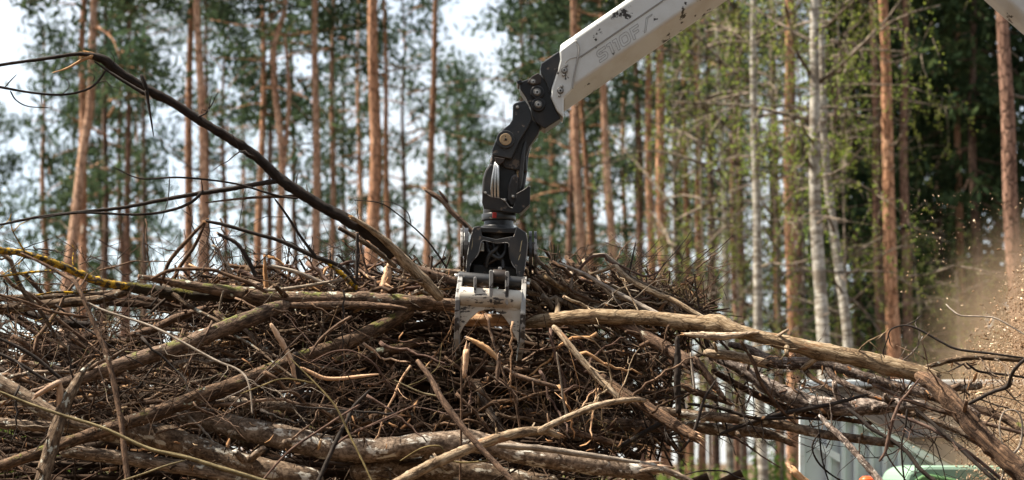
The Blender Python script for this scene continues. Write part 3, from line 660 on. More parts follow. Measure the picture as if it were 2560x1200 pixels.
# bushes behind the pile
def bush_mesh(seed, Rr=1.1, H=2.0):
    r = np.random.default_rng(seed); st = []; C = []; TI = []
    for k in range(16):
        az = r.uniform(0, 6.28); d = np.array((math.cos(az) * .45, math.sin(az) * .45, 1.0)); L = H * r.uniform(.6, 1.05); P = [np.array((r.normal(0, .12), r.normal(0, .12), 0))]
        for _ in range(5):
            d = d + r.normal(0, .16, 3); d /= np.linalg.norm(d); P.append(P[-1] + d * L / 5)
        st.append(tube(np.array(P), np.linspace(.014, .004, 6), 4, r=r))
        for j in range(14):
            f = r.uniform(0.15, 1); b = P[min(int(f * 5), 5)]; m = 14
            C.append(b + r.normal(0, .2, 3) + r.normal(0, .13, (m, 3))); TI.append(np.clip(r.normal(.45, .2) + r.normal(0, .1, m), 0, 1))
    C = np.vstack(C); C[:, 2] = np.abs(C[:, 2]); n = len(C); D = r.normal(0, 1, (n, 3)); D /= np.linalg.norm(D, axis=1)[:, None]
    V1, q1, t1, b1 = join_arrays(st); V2, q2 = leaf_quads(C, D, r.uniform(.06, .12, n), r.uniform(.04, .08, n), r)
    return (mk_mesh('stems', V1, q1, t1, [M['deadlimb']], {'bark': b1}), mk_mesh('foliage', V2, q2, None, [M['bushleaf']], {'tint': np.repeat(np.concatenate(TI), 4)}, smooth=False))
BM = [bush_mesh(70 + i) for i in range(3)]
for i, (x, Y, s) in enumerate([(10, 30, 1.75), (95, 34, 1.6), (1440, 30, 0.8), (1600, 28, 0.85), (1690, 34, 0.9), (1940, 36, 1.0), (2330, 34, 1.5), (2440, 36, 1.6)]):
    p = at(x, 600, Y); b = empty('bush', (p[0], Y, 0), i * 1.3); b.scale = (s, s, s)
    lab = ['bright green bush cut by the left edge behind the brush pile', 'bright green bush just right of the one at the left edge', 'low green bush behind the dark hollow right of the grapple', 'low green bush behind the torn pink log end', 'low green bush behind the bottom right gap of the pile', 'low green bush left of the blue hopper', 'leafy bush left of the flying chips', 'leafy bush half veiled by the flying chips'][i]
    tag(b, lab, 'bush', 'bushes behind the pile')
    link('stems', BM[i % 3][0], b); link('foliage', BM[i % 3][1], b)

# ------------------------------------------------------------------ crane and grapple materials
def painted(name, base, chip, amount=0.62, scale=26.0, rough=0.45, dirt=(0.2, 0.14, 0.09), dirt_amt=0.5, bumpy=0.0015, stretch=1.0):
    s = NT(name)
    p = s.n('TexCoord').outputs['Object']
    pv = s.n('VectorMath', {'operation': 'MULTIPLY'}, i0=p, i1=(1, 1, stretch)).outputs[0]
    n1 = s.noise(pv, scale, 6, 0.62); n2 = s.noise(p, 5.0, 5, 0.6); n3 = s.noise(p, 140.0, 3, 0.6)
    chipm = band(s, s.math('ADD', s.math('MULTIPLY', n1, 0.75), s.math('MULTIPLY', n2, 0.25)), amount, amount + 0.025)
    col = s.mix(s.math('MULTIPLY', band(s, n2, 0.42, 0.75), dirt_amt), base, dirt)
    col = s.mix(s.math('MULTIPLY', n3, 0.25), col, tuple(c * 0.6 for c in base))
    col = s.mix(chipm, col, chip)
    rg = s.math('ADD', s.math('MULTIPLY', n2, 0.25), rough - 0.1)
    return s.surf(col, rg, s.bump(s.math('ADD', s.math('MULTIPLY', chipm, -1.0), s.math('MULTIPLY', n3, 0.3)), 0.6, bumpy), spec=0.4)
M['cream'] = painted('cream_paint', (0.5, 0.515, 0.505), (0.03, 0.025, 0.022), 0.585, 11.0, 0.4, (0.36, 0.33, 0.28), 0.6)
M['cream_dirty'] = painted('worn_white_paint', (0.44, 0.41, 0.355), (0.035, 0.03, 0.027), 0.56, 15.0, 0.5, (0.24, 0.17, 0.11), 0.95, stretch=3.2)
M['black'] = painted('black_paint', (0.01, 0.01, 0.011), (0.1, 0.075, 0.055), 0.6, 13.0, 0.34, (0.07, 0.05, 0.036), 0.45)
M['slate'] = painted('dark_grey_paint', (0.024, 0.026, 0.029), (0.15, 0.12, 0.095), 0.6, 15.0, 0.33, (0.1, 0.08, 0.06), 0.45)
M['edge'] = painted('worn_steel_edge', (0.24, 0.235, 0.225), (0.025, 0.02, 0.018), 0.5, 14.0, 0.45, (0.16, 0.12, 0.09), 0.6)
M['greasy'] = painted('greasy_steel', (0.03, 0.022, 0.018), (0.12, 0.06, 0.03), 0.6, 30.0, 0.35, (0.07, 0.04, 0.025), 0.5)
def metal(name, c, rough=0.3):
    s = NT(name); p = s.n('TexCoord').outputs['Object']
    col = s.mix(s.noise(p, 60.0), tuple(x * 0.6 for x in c), c)
    return s.surf(col, rough, None, 1.0)
M['steel'] = metal('bright_steel', (0.62, 0.6, 0.57)); M['bolt'] = metal('bolt_steel', (0.5, 0.48, 0.45), 0.38); M['dullsteel'] = metal('dull_steel', (0.22, 0.21, 0.2), 0.5)
M['pin'] = painted('rusty_gold_pin', (0.34, 0.24, 0.13), (0.06, 0.04, 0.025), 0.56, 60.0, 0.45, (0.5, 0.4, 0.28), 0.5)
M['rubber'] = painted('black_hose', (0.012, 0.012, 0.012), (0.05, 0.04, 0.03), 0.7, 60, 0.5, (0.05, 0.035, 0.025), 0.4)
def plain(name, c, rough=0.5, amt=0.25):
    s = NT(name); p = s.n('TexCoord').outputs['Object']
    n1 = s.noise(p, 9.0, 5); n2 = s.noise(p, 90.0, 3)
    col = s.mix(s.math('MULTIPLY', s.math('ADD', n1, n2), amt), c, tuple(x * 0.55 for x in c))
    return s.surf(col, rough)
M['redplug'] = plain('red_cap', (0.3, 0.02, 0.015)); M['letter'] = plain('letter_outline_grey', (0.2, 0.2, 0.19)); M['groove'] = plain('seam_grey', (0.3, 0.29, 0.27)); M['yellowmark'] = plain('yellow_decal', (0.5, 0.42, 0.26), 0.6, 0.5)

def bevel(o, w=0.004, seg=2, ang=35):
    b = o.modifiers.new('bevel', 'BEVEL'); b.width = w; b.segments = seg; b.limit_method = 'ANGLE'; b.angle_limit = R(ang)
    return o
def prism(name, mat, px, Y0, Y1, parent, bw=0.004):
    """side outline in photograph pixels on the plane Y0, given thickness up to Y1"""
    bm = bmesh.new(); org = np.array(parent.matrix_world.translation) if parent is not None else np.zeros(3)
    org = ORG.get(parent.name, np.zeros(3)) if parent is not None else np.zeros(3)
    F = [at(x, y, Y0) for x, y in px]
    a = [bm.verts.new(tuple(p - org)) for p in F]
    b = [bm.verts.new(tuple(p + np.array((0, Y1 - Y0, 0)) - org)) for p in F]
    bm.faces.new(a); bm.faces.new(b[::-1])
    for i in range(len(a)):
        j = (i + 1) % len(a); bm.faces.new((a[j], a[i], b[i], b[j]))
    bmesh.ops.recalc_face_normals(bm, faces=bm.faces)
    me = bpy.data.meshes.new(name); bm.to_mesh(me); bm.free(); me.materials.append(M[mat])
    o = link(name, me, parent); ORG[o.name] = org
    if bw: bevel(o, bw)
    return o
ORG = {}
def worldmesh(name, mat, bm, parent, bw=0.0, smooth=False):
    org = ORG.get(parent.name, np.zeros(3))
    bmesh.ops.translate(bm, verts=bm.verts, vec=tuple(-org))
    bmesh.ops.recalc_face_normals(bm, faces=bm.faces)
    me = bpy.data.meshes.new(name); bm.to_mesh(me); bm.free(); me.materials.append(M[mat])
    if smooth: me.polygons.foreach_set('use_smooth', np.ones(len(me.polygons), dtype=bool))
    o = link(name, me, parent); ORG[o.name] = org
    if bw: bevel(o, bw)
    return o
def cyl(name, mat, p0, p1, r, parent, sides=24, bw=0.002, r1=None):
    p0, p1 = Vector(p0), Vector(p1); d = p1 - p0
    bm = bmesh.new()
    bmesh.ops.create_cone(bm, cap_ends=True, segments=sides, radius1=r, radius2=r if r1 is None else r1, depth=d.length,
                          matrix=Matrix.Translation((p0 + p1) / 2) @ d.to_track_quat('Z', 'Y').to_matrix().to_4x4())
    o = worldmesh(name, mat, bm, parent, bw)
    if sides > 8:
        for p in o.data.polygons: p.use_smooth = len(p.vertices) == 4
    return o
def pxcyl(name, mat, x, y, rpx, Y0, Y1, parent, sides=24, bw=0.0015):
    p = at(x, y, Y0); return cyl(name, mat, p, p + np.array((0, Y1 - Y0, 0)), rpx * m_px(Y0), parent, sides, bw)
def vcyl(name, mat, x, y0, y1, rpx, Y, parent, rpx1=None, sides=32, bw=0.003, tilt=0):
    a, b = at(x + tilt, y0, Y), at(x, y1, Y); return cyl(name, mat, a, b, rpx * m_px(Y), parent, sides, bw, None if rpx1 is None else rpx1 * m_px(Y))
def bolt(x, y, r, Yf, parent, big=True):
    w = pxcyl('bolt', 'dullsteel', x, y, r, Yf - 0.008, Yf + 0.01, parent, 20)
    h = pxcyl('bolt_head', 'bolt', x, y, r * 0.68, Yf - 0.022, Yf - 0.004, w, 6, 0.001)
    if big:
        pxcyl('socket', 'black', x, y, r * 0.3, Yf - 0.024, Yf - 0.018, w, 6, 0.0)
    return w
def hose(name, mat, pts, r, parent, sides=8):
    C = catmull(np.array(pts), 40)
    V, q, t, b = tube(C, np.full(40, r) * (1 + 0.05 * np.sin(np.arange(40) * 2.2)), sides)
    o = link(name, mk_mesh(name, V - ORG.get(parent.name, np.zeros(3)), q, t, [M[mat]], {'bark': b}), parent); ORG[o.name] = ORG.get(parent.name, np.zeros(3)); return o
def boxmesh(bm, lo, hi):
    vs_ = [bm.verts.new((x, y, z)) for x in (lo[0], hi[0]) for y in (lo[1], hi[1]) for z in (lo[2], hi[2])]
    for f in ((0, 1, 3, 2), (4, 6, 7, 5), (0, 4, 5, 1), (2, 3, 7, 6), (0, 2, 6, 4), (1, 5, 7, 3)): bm.faces.new([vs_[i] for i in f])

# ------------------------------------------------------------------ crane
YC = 12.0
def build_crane():
    base = np.array((at(3050, 600, YC)[0], YC, 0.0))
    c = empty('timber_crane', base); ORG[c.name] = base
    tag(c, 'pale cream hydraulic timber crane boom reaching down from the upper right', 'crane')
    def beam(name, mat, p0, p1, prof, par, bw=0.012, skew=None):
        """loft a profile [(u, y)] along p0->p1; u is across the beam in the XZ plane"""
        p0, p1 = np.array(p0), np.array(p1); d = p1 - p0; d /= np.linalg.norm(d)
        n = np.array((-d[2], 0, d[0])); n = n if n[2] > 0 else -n
        bm = bmesh.new(); rings = []
        for p in (p0, p1): rings.append([bm.verts.new(tuple(p + n * u + np.array((0, y, 0)) + (d * skew(u) if (skew and p is p0) else 0))) for u, y in prof])
        k = len(prof)
        bm.faces.new(rings[0]); bm.faces.new(rings[1][::-1])
        for i in range(k): bm.faces.new((rings[0][i], rings[0][(i + 1) % k], rings[1][(i + 1) % k], rings[1][i]))
        o = worldmesh(name, mat, bm, par, 0)
        bevel(o, bw, 3, 25); return o
    # jib: side face centre line passes (1440,158) with slope 0.68
    sl = 0.683
    def L(x): return 158.5 - (x - 1440) * sl
    tip, far = at(1412, L(1412), YC), at(2190, L(2190), YC)
    prof = [(0.122, -0.105), (0.14, -0.07), (0.14, 0.07), (0.122, 0.105), (-0.193, 0.105), (-0.193, 0.06), (-0.118, -0.105)]
    jib = beam('jib', 'cream', tip, far, prof, c, 0.016, lambda u: 0.0494 - (0.124 - u) * 0.615)
    # pressed seam along the jib's flank and the outlined lettering
    yf = YC - 0.105
    def seam(x0, x1, du, w=0.0022, mat='groove', nm='seam'):
        a, b = at(x0, L(x0) - du * 1.21, yf - 0.0015), at(x1, L(x1) - du * 1.21, yf - 0.0015)
        return cyl(nm, mat, a, b, w, jib, 6, 0)
    seam(1446, 1780, 8, 0.0028); seam(1452, 1790, 5.4, 0.002)
    # outlined lettering S110F/ : glyph outlines in a unit cell (width, points), drawn as thin raised lines
    def arc(cx, cy, rx, ry, a0, a1, n=7): return [(cx + rx * math.cos(R(a0 + (a1 - a0) * k / n)), cy + ry * math.sin(R(a0 + (a1 - a0) * k / n))) for k in range(n + 1)]
    rr_ = lambda x0, y0, x1, y1, q: arc(x1 - q, y1 - q, q, q, 90, 0) + arc(x1 - q, y0 + q, q, q, 0, -90) + arc(x0 + q, y0 + q, q, q, -90, -180) + arc(x0 + q, y1 - q, q, q, 180, 90)
    one = [(0.0, 1.0), (0.5, 1.0), (0.5, 0.0), (0.24, 0.0), (0.24, 0.78), (0.0, 0.78)]
    Sg = [(1.1, 1.0), (0.3, 1.0)] + arc(0.3, 0.7, 0.3, 0.3, 90, 270)[1:] + [(0.75, 0.4)] + arc(0.75, 0.31, 0.08, 0.09, 90, -90)[1:] + [(0.0, 0.22), (0.0, 0.0), (0.8, 0.0)] + arc(0.8, 0.3, 0.3, 0.3, -90, 90)[1:] + [(0.34, 0.6)] + arc(0.34, 0.69, 0.08, 0.09, 270, 90)[1:] + [(1.1, 0.78)]
    Fg = [(0.0, 0.0), (0.0, 1.0), (1.0, 1.0), (1.0, 0.78), (0.26, 0.78), (0.26, 0.58), (0.85, 0.58), (0.85, 0.37), (0.26, 0.37), (0.26, 0.0)]
    sl_ = [(0.0, 0.0), (0.75, 1.0), (1.5, 1.0), (1.42, 0.9), (0.9, 0.9), (0.2, 0.0)]
    hgt = 0.07; u = 0.0; P3 = []; dx_ = np.array((math.cos(math.atan(sl)), 0, math.sin(math.atan(sl)))); dn_ = np.array((-dx_[2], 0, dx_[0]))
    o0 = at(1500, 157, yf - 0.001)
    for adv, loops in ((1.28, [Sg]), (0.72, [one]), (0.74, [one]), (1.4, [rr_(0, 0, 1.15, 1, .32), rr_(.27, .22, .88, .78, .14)]), (1.3, [Fg]), (1.5, [sl_])):
        for lp in loops:
            pts = [o0 + dx_ * (u + x + 0.28 * y) * hgt * 0.86 + dn_ * y * hgt for x, y in lp]
            for k in range(len(pts)):
                p_, q_ = pts[k], pts[(k + 1) % len(pts)]
                if np.linalg.norm(p_ - q_) > 1e-5: P3.append(tube(np.array([p_, q_]), np.array([.0011, .0011]), 4))
        u += adv
    V, q, t, bk = join_arrays(P3)
    link('lettering', mk_mesh('lettering', V - base, q, t, [M['letter']], {'bark': bk}), jib)
    # end sleeve: outline on the flank, through the boom's width, with the weld line
    slv = prism('end_sleeve', 'cream', [(1399, 126), (1438, 97), (1446, 110), (1447, 132), (1442, 160), (1434, 200), (1431, 222), (1424, 230), (1409, 244), (1409, 294), (1392, 276), (1377, 243), (1379, 220), (1392, 180), (1400, 150)], yf - 0.009, YC + 0.114, c, 0.01)
    hose('weld', 'groove', [at(x, y, yf - 0.010) for x, y in [(1440, 101), (1447, 116), (1446, 138), (1440, 165), (1433, 205), (1432, 222)]], 0.004, slv, 6)
    hose('weld', 'groove', [at(x, y, yf - 0.010) for x, y in [(1442, 143), (1428, 146), (1418, 152), (1412, 158)]], 0.0025, slv, 6)
    for x, y in ((1411, 175), (1401, 226)): bolt(x, y, 8.5, yf - 0.009, slv)
    for x, y in ((1416, 163), (1409, 187), (1405, 215), (1399, 239)): bolt(x, y, 3.6, yf - 0.009, slv, False)
    prism('wear_plate', 'slate', [(1350, 172), (1353, 158), (1398, 127), (1400, 150), (1392, 182), (1378, 222), (1374, 236), (1368, 212), (1358, 192), (1352, 182)], yf - 0.002, YC + 0.1, c, 0.006)
    # black tip casting
    tc = prism('boom_tip', 'black', [(1298, 205), (1322, 197), (1340, 186), (1352, 190), (1360, 196), (1370, 215), (1380, 240), (1386, 268), (1402, 296), (1362, 322), (1354, 316), (1340, 306), (1332, 290), (1326, 268), (1314, 243), (1300, 222)], YC - 0.095, YC + 0.095, c, 0.006)
    prism('cable_guard', 'black', [(1291, 203), (1303, 198), (1306, 207), (1295, 211)], YC - 0.11, YC + 0.06, c, 0.003)
    prism('rusty_lug', 'greasy', [(1318, 206), (1330, 190), (1345, 182), (1354, 190), (1352, 208), (1334, 214)], YC - 0.105, YC - 0.08, c, 0.004)
    for x, y in ((1343, 230), (1346, 261)):
        f = pxcyl('pin_flange', 'black', x, y, 17, YC - 0.118, YC - 0.09, c, 28, 0.004)
        bolt(x, y, 9.5, YC - 0.118, f)
    bolt(1333, 204, 7, YC - 0.105, c)
    # link below the tip
    fr = [(1282, 264), (1286, 258), (1312, 250), (1320, 262), (1326, 276), (1329, 300), (1318, 322), (1300, 350), (1290, 372), (1278, 397), (1230, 388), (1230, 374), (1243, 342), (1256, 324), (1274, 310), (1281, 298)]
    lk = prism('link', 'slate', fr, YC - 0.09, YC - 0.055, c, 0.005)
    prism('link_cheek', 'black', [(x + 28, y + 12) for x, y in fr[2:]] + [(1300, 290)], YC + 0.05, YC + 0.085, c, 0.005)
    prism('link_core', 'black', [(1300, 275), (1352, 316), (1346, 334), (1324, 366), (1316, 392), (1318, 430), (1262, 420), (1240, 392), (1290, 330)], YC - 0.055, YC + 0.05, c, 0.006)
    b1 = pxcyl('pivot_boss', 'slate', 1264, 348, 23, YC - 0.105, YC - 0.085, c, 32, 0.004)
    pxcyl('pivot_pin', 'pin', 1264, 348, 15, YC - 0.112, YC - 0.1, b1, 24, 0.002); pxcyl('grease_nipple', 'black', 1264, 348, 3, YC - 0.12, YC - 0.11, b1, 12)
    bolt(1294, 268, 4.5, YC - 0.09, lk, False)
    # the rest of the crane, above and right of the frame
    kn = far
    main_prof = [(0.16, -0.13), (0.16, 0.13), (-0.17, 0.13), (-0.21, 0.06), (-0.21, -0.06), (-0.17, -0.13)]
    elbow = beam('main_boom', 'cream', kn, at(3050, 395, YC), main_prof, c, 0.02)
    cyl('elbow_pin', 'dullsteel', kn + np.array((0, -0.2, 0)), kn + np.array((0, 0.2, 0)), 0.09, c)
    top = at(3050, 395, YC)
    cyl('column', 'slate', (base[0], YC, 0.45), (base[0], YC, top[2] + 0.1), 0.19, c, 24, 0.01)
    bm = bmesh.new(); boxmesh(bm, (base[0] - 0.7, YC - 0.6, 0.0), (base[0] + 0.7, YC + 0.6, 0.5)); worldmesh('base_plate', 'slate', bm, c, 0.02)
    cyl('lift_cylinder', 'dullsteel', (base[0] - 0.15, YC, 1.4), at(2800, 215, YC) + np.array((0, 0, -0.1)), 0.055, c)
build_crane()

# ------------------------------------------------------------------ grapple
def build_grapple():
    base = at(1228, 900, YC); g = empty('log_grapple', base); ORG[g.name] = base
    tag(g, 'black rotator and worn white two-tine log grapple biting into the pile', 'grapple')
    # swing damper between link and rotator
    prism('hanger', 'black', [(1230, 384), (1276, 392), (1290, 420), (1296, 470), (1296, 512), (1214, 505), (1212, 450), (1222, 415)], YC - 0.04, YC + 0.08, g, 0.012)
    lobe = [(1226, 408), (1214, 424), (1207, 446), (1205, 480), (1208, 500), (1224, 503), (1230, 470), (1234, 430), (1234, 412)]
    prism('damper_cheek', 'slate', lobe, YC - 0.1, YC + 0.02, g, 0.014)
    prism('damper_cheek', 'black', [(1288, 434), (1278, 440), (1270, 462), (1268, 500), (1276, 516), (1292, 512), (1297, 470), (1297, 442)], YC - 0.1, YC + 0.03, g, 0.012)
    for k, x in enumerate((1231, 1238, 1245)):
        hose('brake_disc', 'steel', [at(x + dx, y, YC - 0.085 - 0.02 * math.sin((y - 405) / 95 * math.pi)) for dx, y in ((8 - 4 * k, 406 + 4 * k), (4 - 2 * k, 425), (0, 450), (-2 + k, 475), (-1 + k, 497))], 0.0085, g, 6)
    prism('clevis', 'greasy', [(1236, 392), (1262, 396), (1258, 406), (1247, 412), (1240, 404)], YC - 0.1, YC - 0.05, g, 0.003)
    br = prism('bracket', 'black', [(1206, 478), (1216, 484), (1232, 492), (1252, 496), (1262, 502), (1274, 516), (1282, 520), (1288, 505), (1291, 484), (1306, 476), (1324, 464), (1326, 466), (1325, 510), (1298, 534), (1268, 530), (1210, 522), (1205, 505)], YC - 0.125, YC - 0.108, g, 0.003)
    hose('bracket_rim', 'edge', [at(x, y, YC - 0.127) for x, y in ((1206, 479), (1216, 485), (1232, 493), (1252, 497), (1263, 503), (1274, 517), (1282, 520))], 0.0028, br, 5)
    hose('bracket_rim', 'edge', [at(x, y, YC - 0.127) for x, y in ((1291, 485), (1306, 477), (1322, 466), (1326, 468))], 0.0028, br, 5)
    prism('bracket_side', 'black', [(1300, 482), (1326, 466), (1325, 510), (1300, 534)], YC - 0.108, YC + 0.05, g, 0.003)
    for x, y in ((1214, 482), (1262, 500), (1283, 491)): bolt(x, y, 4, YC - 0.127, br, False)
    hose('hydraulic_hose', 'rubber', [at(x, y, Y) for x, y, Y in ((1330, 300, YC + 0.12), (1318, 340, YC - 0.02), (1308, 380, YC - 0.06), (1304, 420, YC - 0.07), (1300, 455, YC - 0.08), (1293, 490, YC - 0.07), (1288, 520, YC - 0.02))], 0.014, g)
    hose('hydraulic_hose', 'rubber', [at(x, y, Y) for x, y, Y in ((1340, 290, YC + 0.14), (1326, 345, YC + 0.03), (1316, 390, YC + 0.0), (1312, 430, YC - 0.02), (1306, 470, YC - 0.04), (1298, 520, YC - 0.02))], 0.014, g)
    # rotator
    vcyl('rotator_body', 'black', 1248, 500, 545, 40, YC, g)
    ro = vcyl('rotator_ring', 'slate', 1247, 536, 552, 43, YC, g)
    vcyl('rotator_neck', 'black', 1247, 545, 585, 37, YC, g)
    vcyl('rotator_flange', 'black', 1245, 566, 590, 41, YC, g)
    vcyl('rotator_foot', 'greasy', 1245, 586, 606, 36, YC, g)
    for k in range(7):
        a = R(-160 + k * 23); q = at(1245, 578, YC) + np.array((math.cos(a) * 41.5 * m_px(YC), math.sin(a) * 41.5 * m_px(YC), 0)); cyl('flange_bolt', 'bolt', q - np.array((0, 0, .008)), q + np.array((0, 0, .008)), 0.009, g, 6, 0.001)
    prism('red_cap', 'redplug', [(1232, 531), (1242, 532), (1241, 545), (1231, 544)], YC - 0.108, YC - 0.09, g, 0.002)
    # frame: front and rear arch plates, cheeks
    arch = [(1199, 564), (1184, 568), (1178, 592), (1172, 620), (1167, 655), (1165, 690), (1170, 693), (1174, 672), (1178, 656), (1190, 642), (1197, 630), (1201, 612), (1208, 600), (1240, 607), (1262, 607), (1270, 606), (1272, 620), (1275, 646), (1282, 662), (1291, 676), (1292, 700), (1306, 702), (1312, 670), (1316, 640), (1320, 606), (1316, 582), (1292, 566), (1284, 590), (1240, 598), (1206, 590)]
    fp = prism('frame_front', 'slate', arch, YC - 0.16, YC - 0.135, g, 0.004)
    for rim in ([(1165, 690), (1167, 655), (1172, 620), (1178, 592), (1184, 569)], [(1171, 692), (1174, 672), (1178, 657), (1190, 643), (1197, 631), (1201, 613), (1208, 601), (1240, 608), (1270, 607), (1272, 620), (1275, 646), (1282, 662), (1291, 676), (1292, 700)], [(1306, 701), (1312, 670), (1316, 640), (1319, 606), (1316, 583)]):
        hose('worn_rim', 'edge', [at(x, y, YC - 0.1605) for x, y in rim], 0.0028, fp, 5)
    prism('frame_rear', 'black', [(1199, 566), (1184, 572), (1172, 620), (1168, 690), (1306, 700), (1316, 640), (1316, 584), (1292, 568)], YC + 0.12, YC + 0.15, g, 0.004)
    for pl in ([(1190, 566), (1184, 568), (1172, 620), (1165, 690), (1172, 692), (1180, 624), (1194, 574)], [(1310, 580), (1318, 590), (1314, 642), (1304, 702), (1298, 700), (1306, 640), (1306, 590)]):
        prism('frame_cheek', 'black', pl, YC - 0.134, YC + 0.12, g, 0.003)
    prism('frame_top', 'black', [(1196, 568), (1296, 570), (1312, 584), (1186, 580)], YC - 0.134, YC + 0.12, g, 0.004)
    hose('inner_hose', 'greasy', [at(x, y, Y) for x, y, Y in ((1222, 612, YC - .05), (1244, 640, YC - .1), (1226, 655, YC - .1), (1212, 662, YC - .06))], 0.013, g)
    for k, pts in enumerate(([(1215, 604, -.09), (1224, 630, -.13), (1248, 646, -.14), (1262, 630, -.12), (1264, 608, -.08)], [(1232, 606, -.08), (1238, 628, -.12), (1256, 652, -.13), (1258, 672, -.14)], [(1252, 606, -.1), (1240, 622, -.14), (1222, 640, -.14), (1216, 668, -.12)])):
        hose('hydraulic_hose', 'rubber', [at(x, y, YC + d) for x, y, d in pts], 0.012, g)
    prism('cylinder_rod', 'steel', [(1200, 606), (1211, 607), (1211, 628), (1200, 628)], YC - 0.08, YC - 0.04, g, 0.003)
    prism('crossbar', 'black', [(1180, 660), (1300, 668), (1300, 700), (1180, 694)], YC - 0.06, YC + 0.08, g, 0.01)
    for pts in ([(1182, 592), (1180, 612), (1178, 626), (1181, 614)], [(1302, 634), (1298, 648), (1295, 652), (1298, 640)], [(1306, 600), (1301, 628), (1299, 630), (1303, 604)]):
        prism('decal', 'yellowmark', pts, YC - 0.1615, YC - 0.159, fp, 0)
    # jaws: each a worn white shell with two side tines, hinged on a dark tube
    def jaw(sgn, name, lab):
        """sgn -1: near jaw (towards the camera), +1: far jaw"""
        j = prism(name, 'cream_dirty' if sgn < 0 else 'cream', [(1150, 719), (1302, 731), (1303, 772), (1290, 777), (1228, 769), (1160, 764), (1148, 762)], YC + sgn * 0.325, YC + sgn * 0.235, g, 0.012)
        if sgn < 0: j['label'] = lab
        a, b = at(1148, 742, YC + sgn * 0.29), at(1304, 752, YC + sgn * 0.29); cyl('cross_tube', 'cream_dirty', a, b, 25 * m_px(YC), g, 32, 0.004)
        def tine(x0, x1, lean, yo):
            prof = [(690, .155), (684, .185), (690, .225), (715, .29), (742, .345), (775, .362), (815, .352), (848, .325), (872, .275), (892, .205), (906, .11), (902, .105), (884, .165), (860, .225), (832, .26), (800, .275), (765, .262), (735, .225), (712, .165)]
            bm = bmesh.new(); A, B = [], []
            for y, d in prof:
                dx = np.interp(y, [684, 745, 850, 906], lean)
                A.append(bm.verts.new(tuple(at(x0 + dx, y + yo, YC + sgn * d)))); 
                pB = at(x1 + dx, y + yo, YC + sgn * d); B.append(bm.verts.new(tuple(pB)))
            fa = bm.faces.new(A); fb = bm.faces.new(B[::-1])
            for i in range(len(A)): bm.faces.new((A[i], B[i], B[(i + 1) % len(A)], A[(i + 1) % len(A)]))
            bmesh.ops.triangulate(bm, faces=[fa, fb])
            return worldmesh('tine', 'edge' if sgn < 0 else 'cream', bm, g, 0.003)
        tine(1138, 1150, (8, 0, -3, 3), 0); tine(1304, 1316, (1, -2, -4, -14), 8)
        # web with the arched cut-out
        web = [(1148, 762), (1302, 773), (1300, 812), (1296, 858), (1286, 838), (1274, 812), (1258, 790), (1238, 776), (1218, 773), (1196, 779), (1176, 796), (1158, 818), (1147, 840), (1146, 800)]
        prism('web', 'cream_dirty', web, YC + sgn * 0.318, YC + sgn * 0.285, g, 0.003)
        for x, y0, y1, w in ((1228, 675, 757, 5), (1268, 678, 762, 5), (1188, 692, 733, 4)):
            prism('rib', 'edge', [(x - w, y0 + 3), (x - w + 2, y0), (x + w - 2, y0), (x + w, y0 + 3), (x + w - 2, y1 - 4), (x, y1 + 2), (x - w, y1 - 4)], YC + sgn * 0.35, YC + sgn * 0.16, g, 0.003)
        a, b = at(1146, 694, YC + sgn * 0.19), at(1312, 708, YC + sgn * 0.19)
        cyl('hinge_tube', 'slate', a, b, 15 * m_px(YC), g, 24, 0.003)
        a, b = at(1232, 690, YC + sgn * 0.25), at(1264, 692, YC + sgn * 0.25)
        cyl('lug', 'greasy', a, b, 17 * m_px(YC), g, 24, 0.003)
        for x, y in ((1142, 692), (1319, 712)): pxc = at(x, y, YC + sgn * 0.19); cyl('hinge_pin', 'bolt', pxc - np.array((.012, 0, 0)), pxc + np.array((.012, 0, 0)), 0.02, g, 12, 0.002)
    jaw(-1, 'front_shell', 'worn white front jaw shell with chipped paint')
    jaw(1, 'rear_shell', '')
    pxcyl('grease_cap', 'bolt', 1250, 672, 5, YC - 0.26, YC - 0.2, g, 12)
    # side arms that carry the rear jaw, seen edge-on on both flanks
    for x0, x1, mat in ((1151, 1157, 'edge'), (1160, 1171, 'black'), (1322, 1330, 'black'), (1335, 1342, 'edge')):
        bm = bmesh.new(); A, B = [], []
        for k in range(28):
            a = k / 28 * 2 * math.pi; y = 624 - 54 * math.cos(a) + (8 if x0 > 1300 else 0); d = 0.02 + 0.13 * math.sin(a)
            A.append(bm.verts.new(tuple(at(x0, y, YC + d)))); B.append(bm.verts.new(tuple(at(x1, y, YC + d))))
        bm.faces.new(A); bm.faces.new(B[::-1])
        for i in range(28): bm.faces.new((A[i], B[i], B[(i + 1) % 28], A[(i + 1) % 28]))
        worldmesh('side_arm', mat, bm, g, 0.002)
    for x0, x1 in ((1156, 1186), (1306, 1338)):
        a, b = at(x0, 622, YC + .02), at(x1, 624, YC + .02); cyl('arm_pin', 'cream_dirty', a, b, 0.045, g, 20, 0.003)
build_grapple()

# ------------------------------------------------------------------ the brush pile: logs and branches one can point to
G = 'logs and branches of the brush pile'
def b(label, mat, Y, px, cat='branch', **kw):
    return branch('log' if cat == 'log' else 'branch', cat, label, mat, Y, px, group=G, **kw)

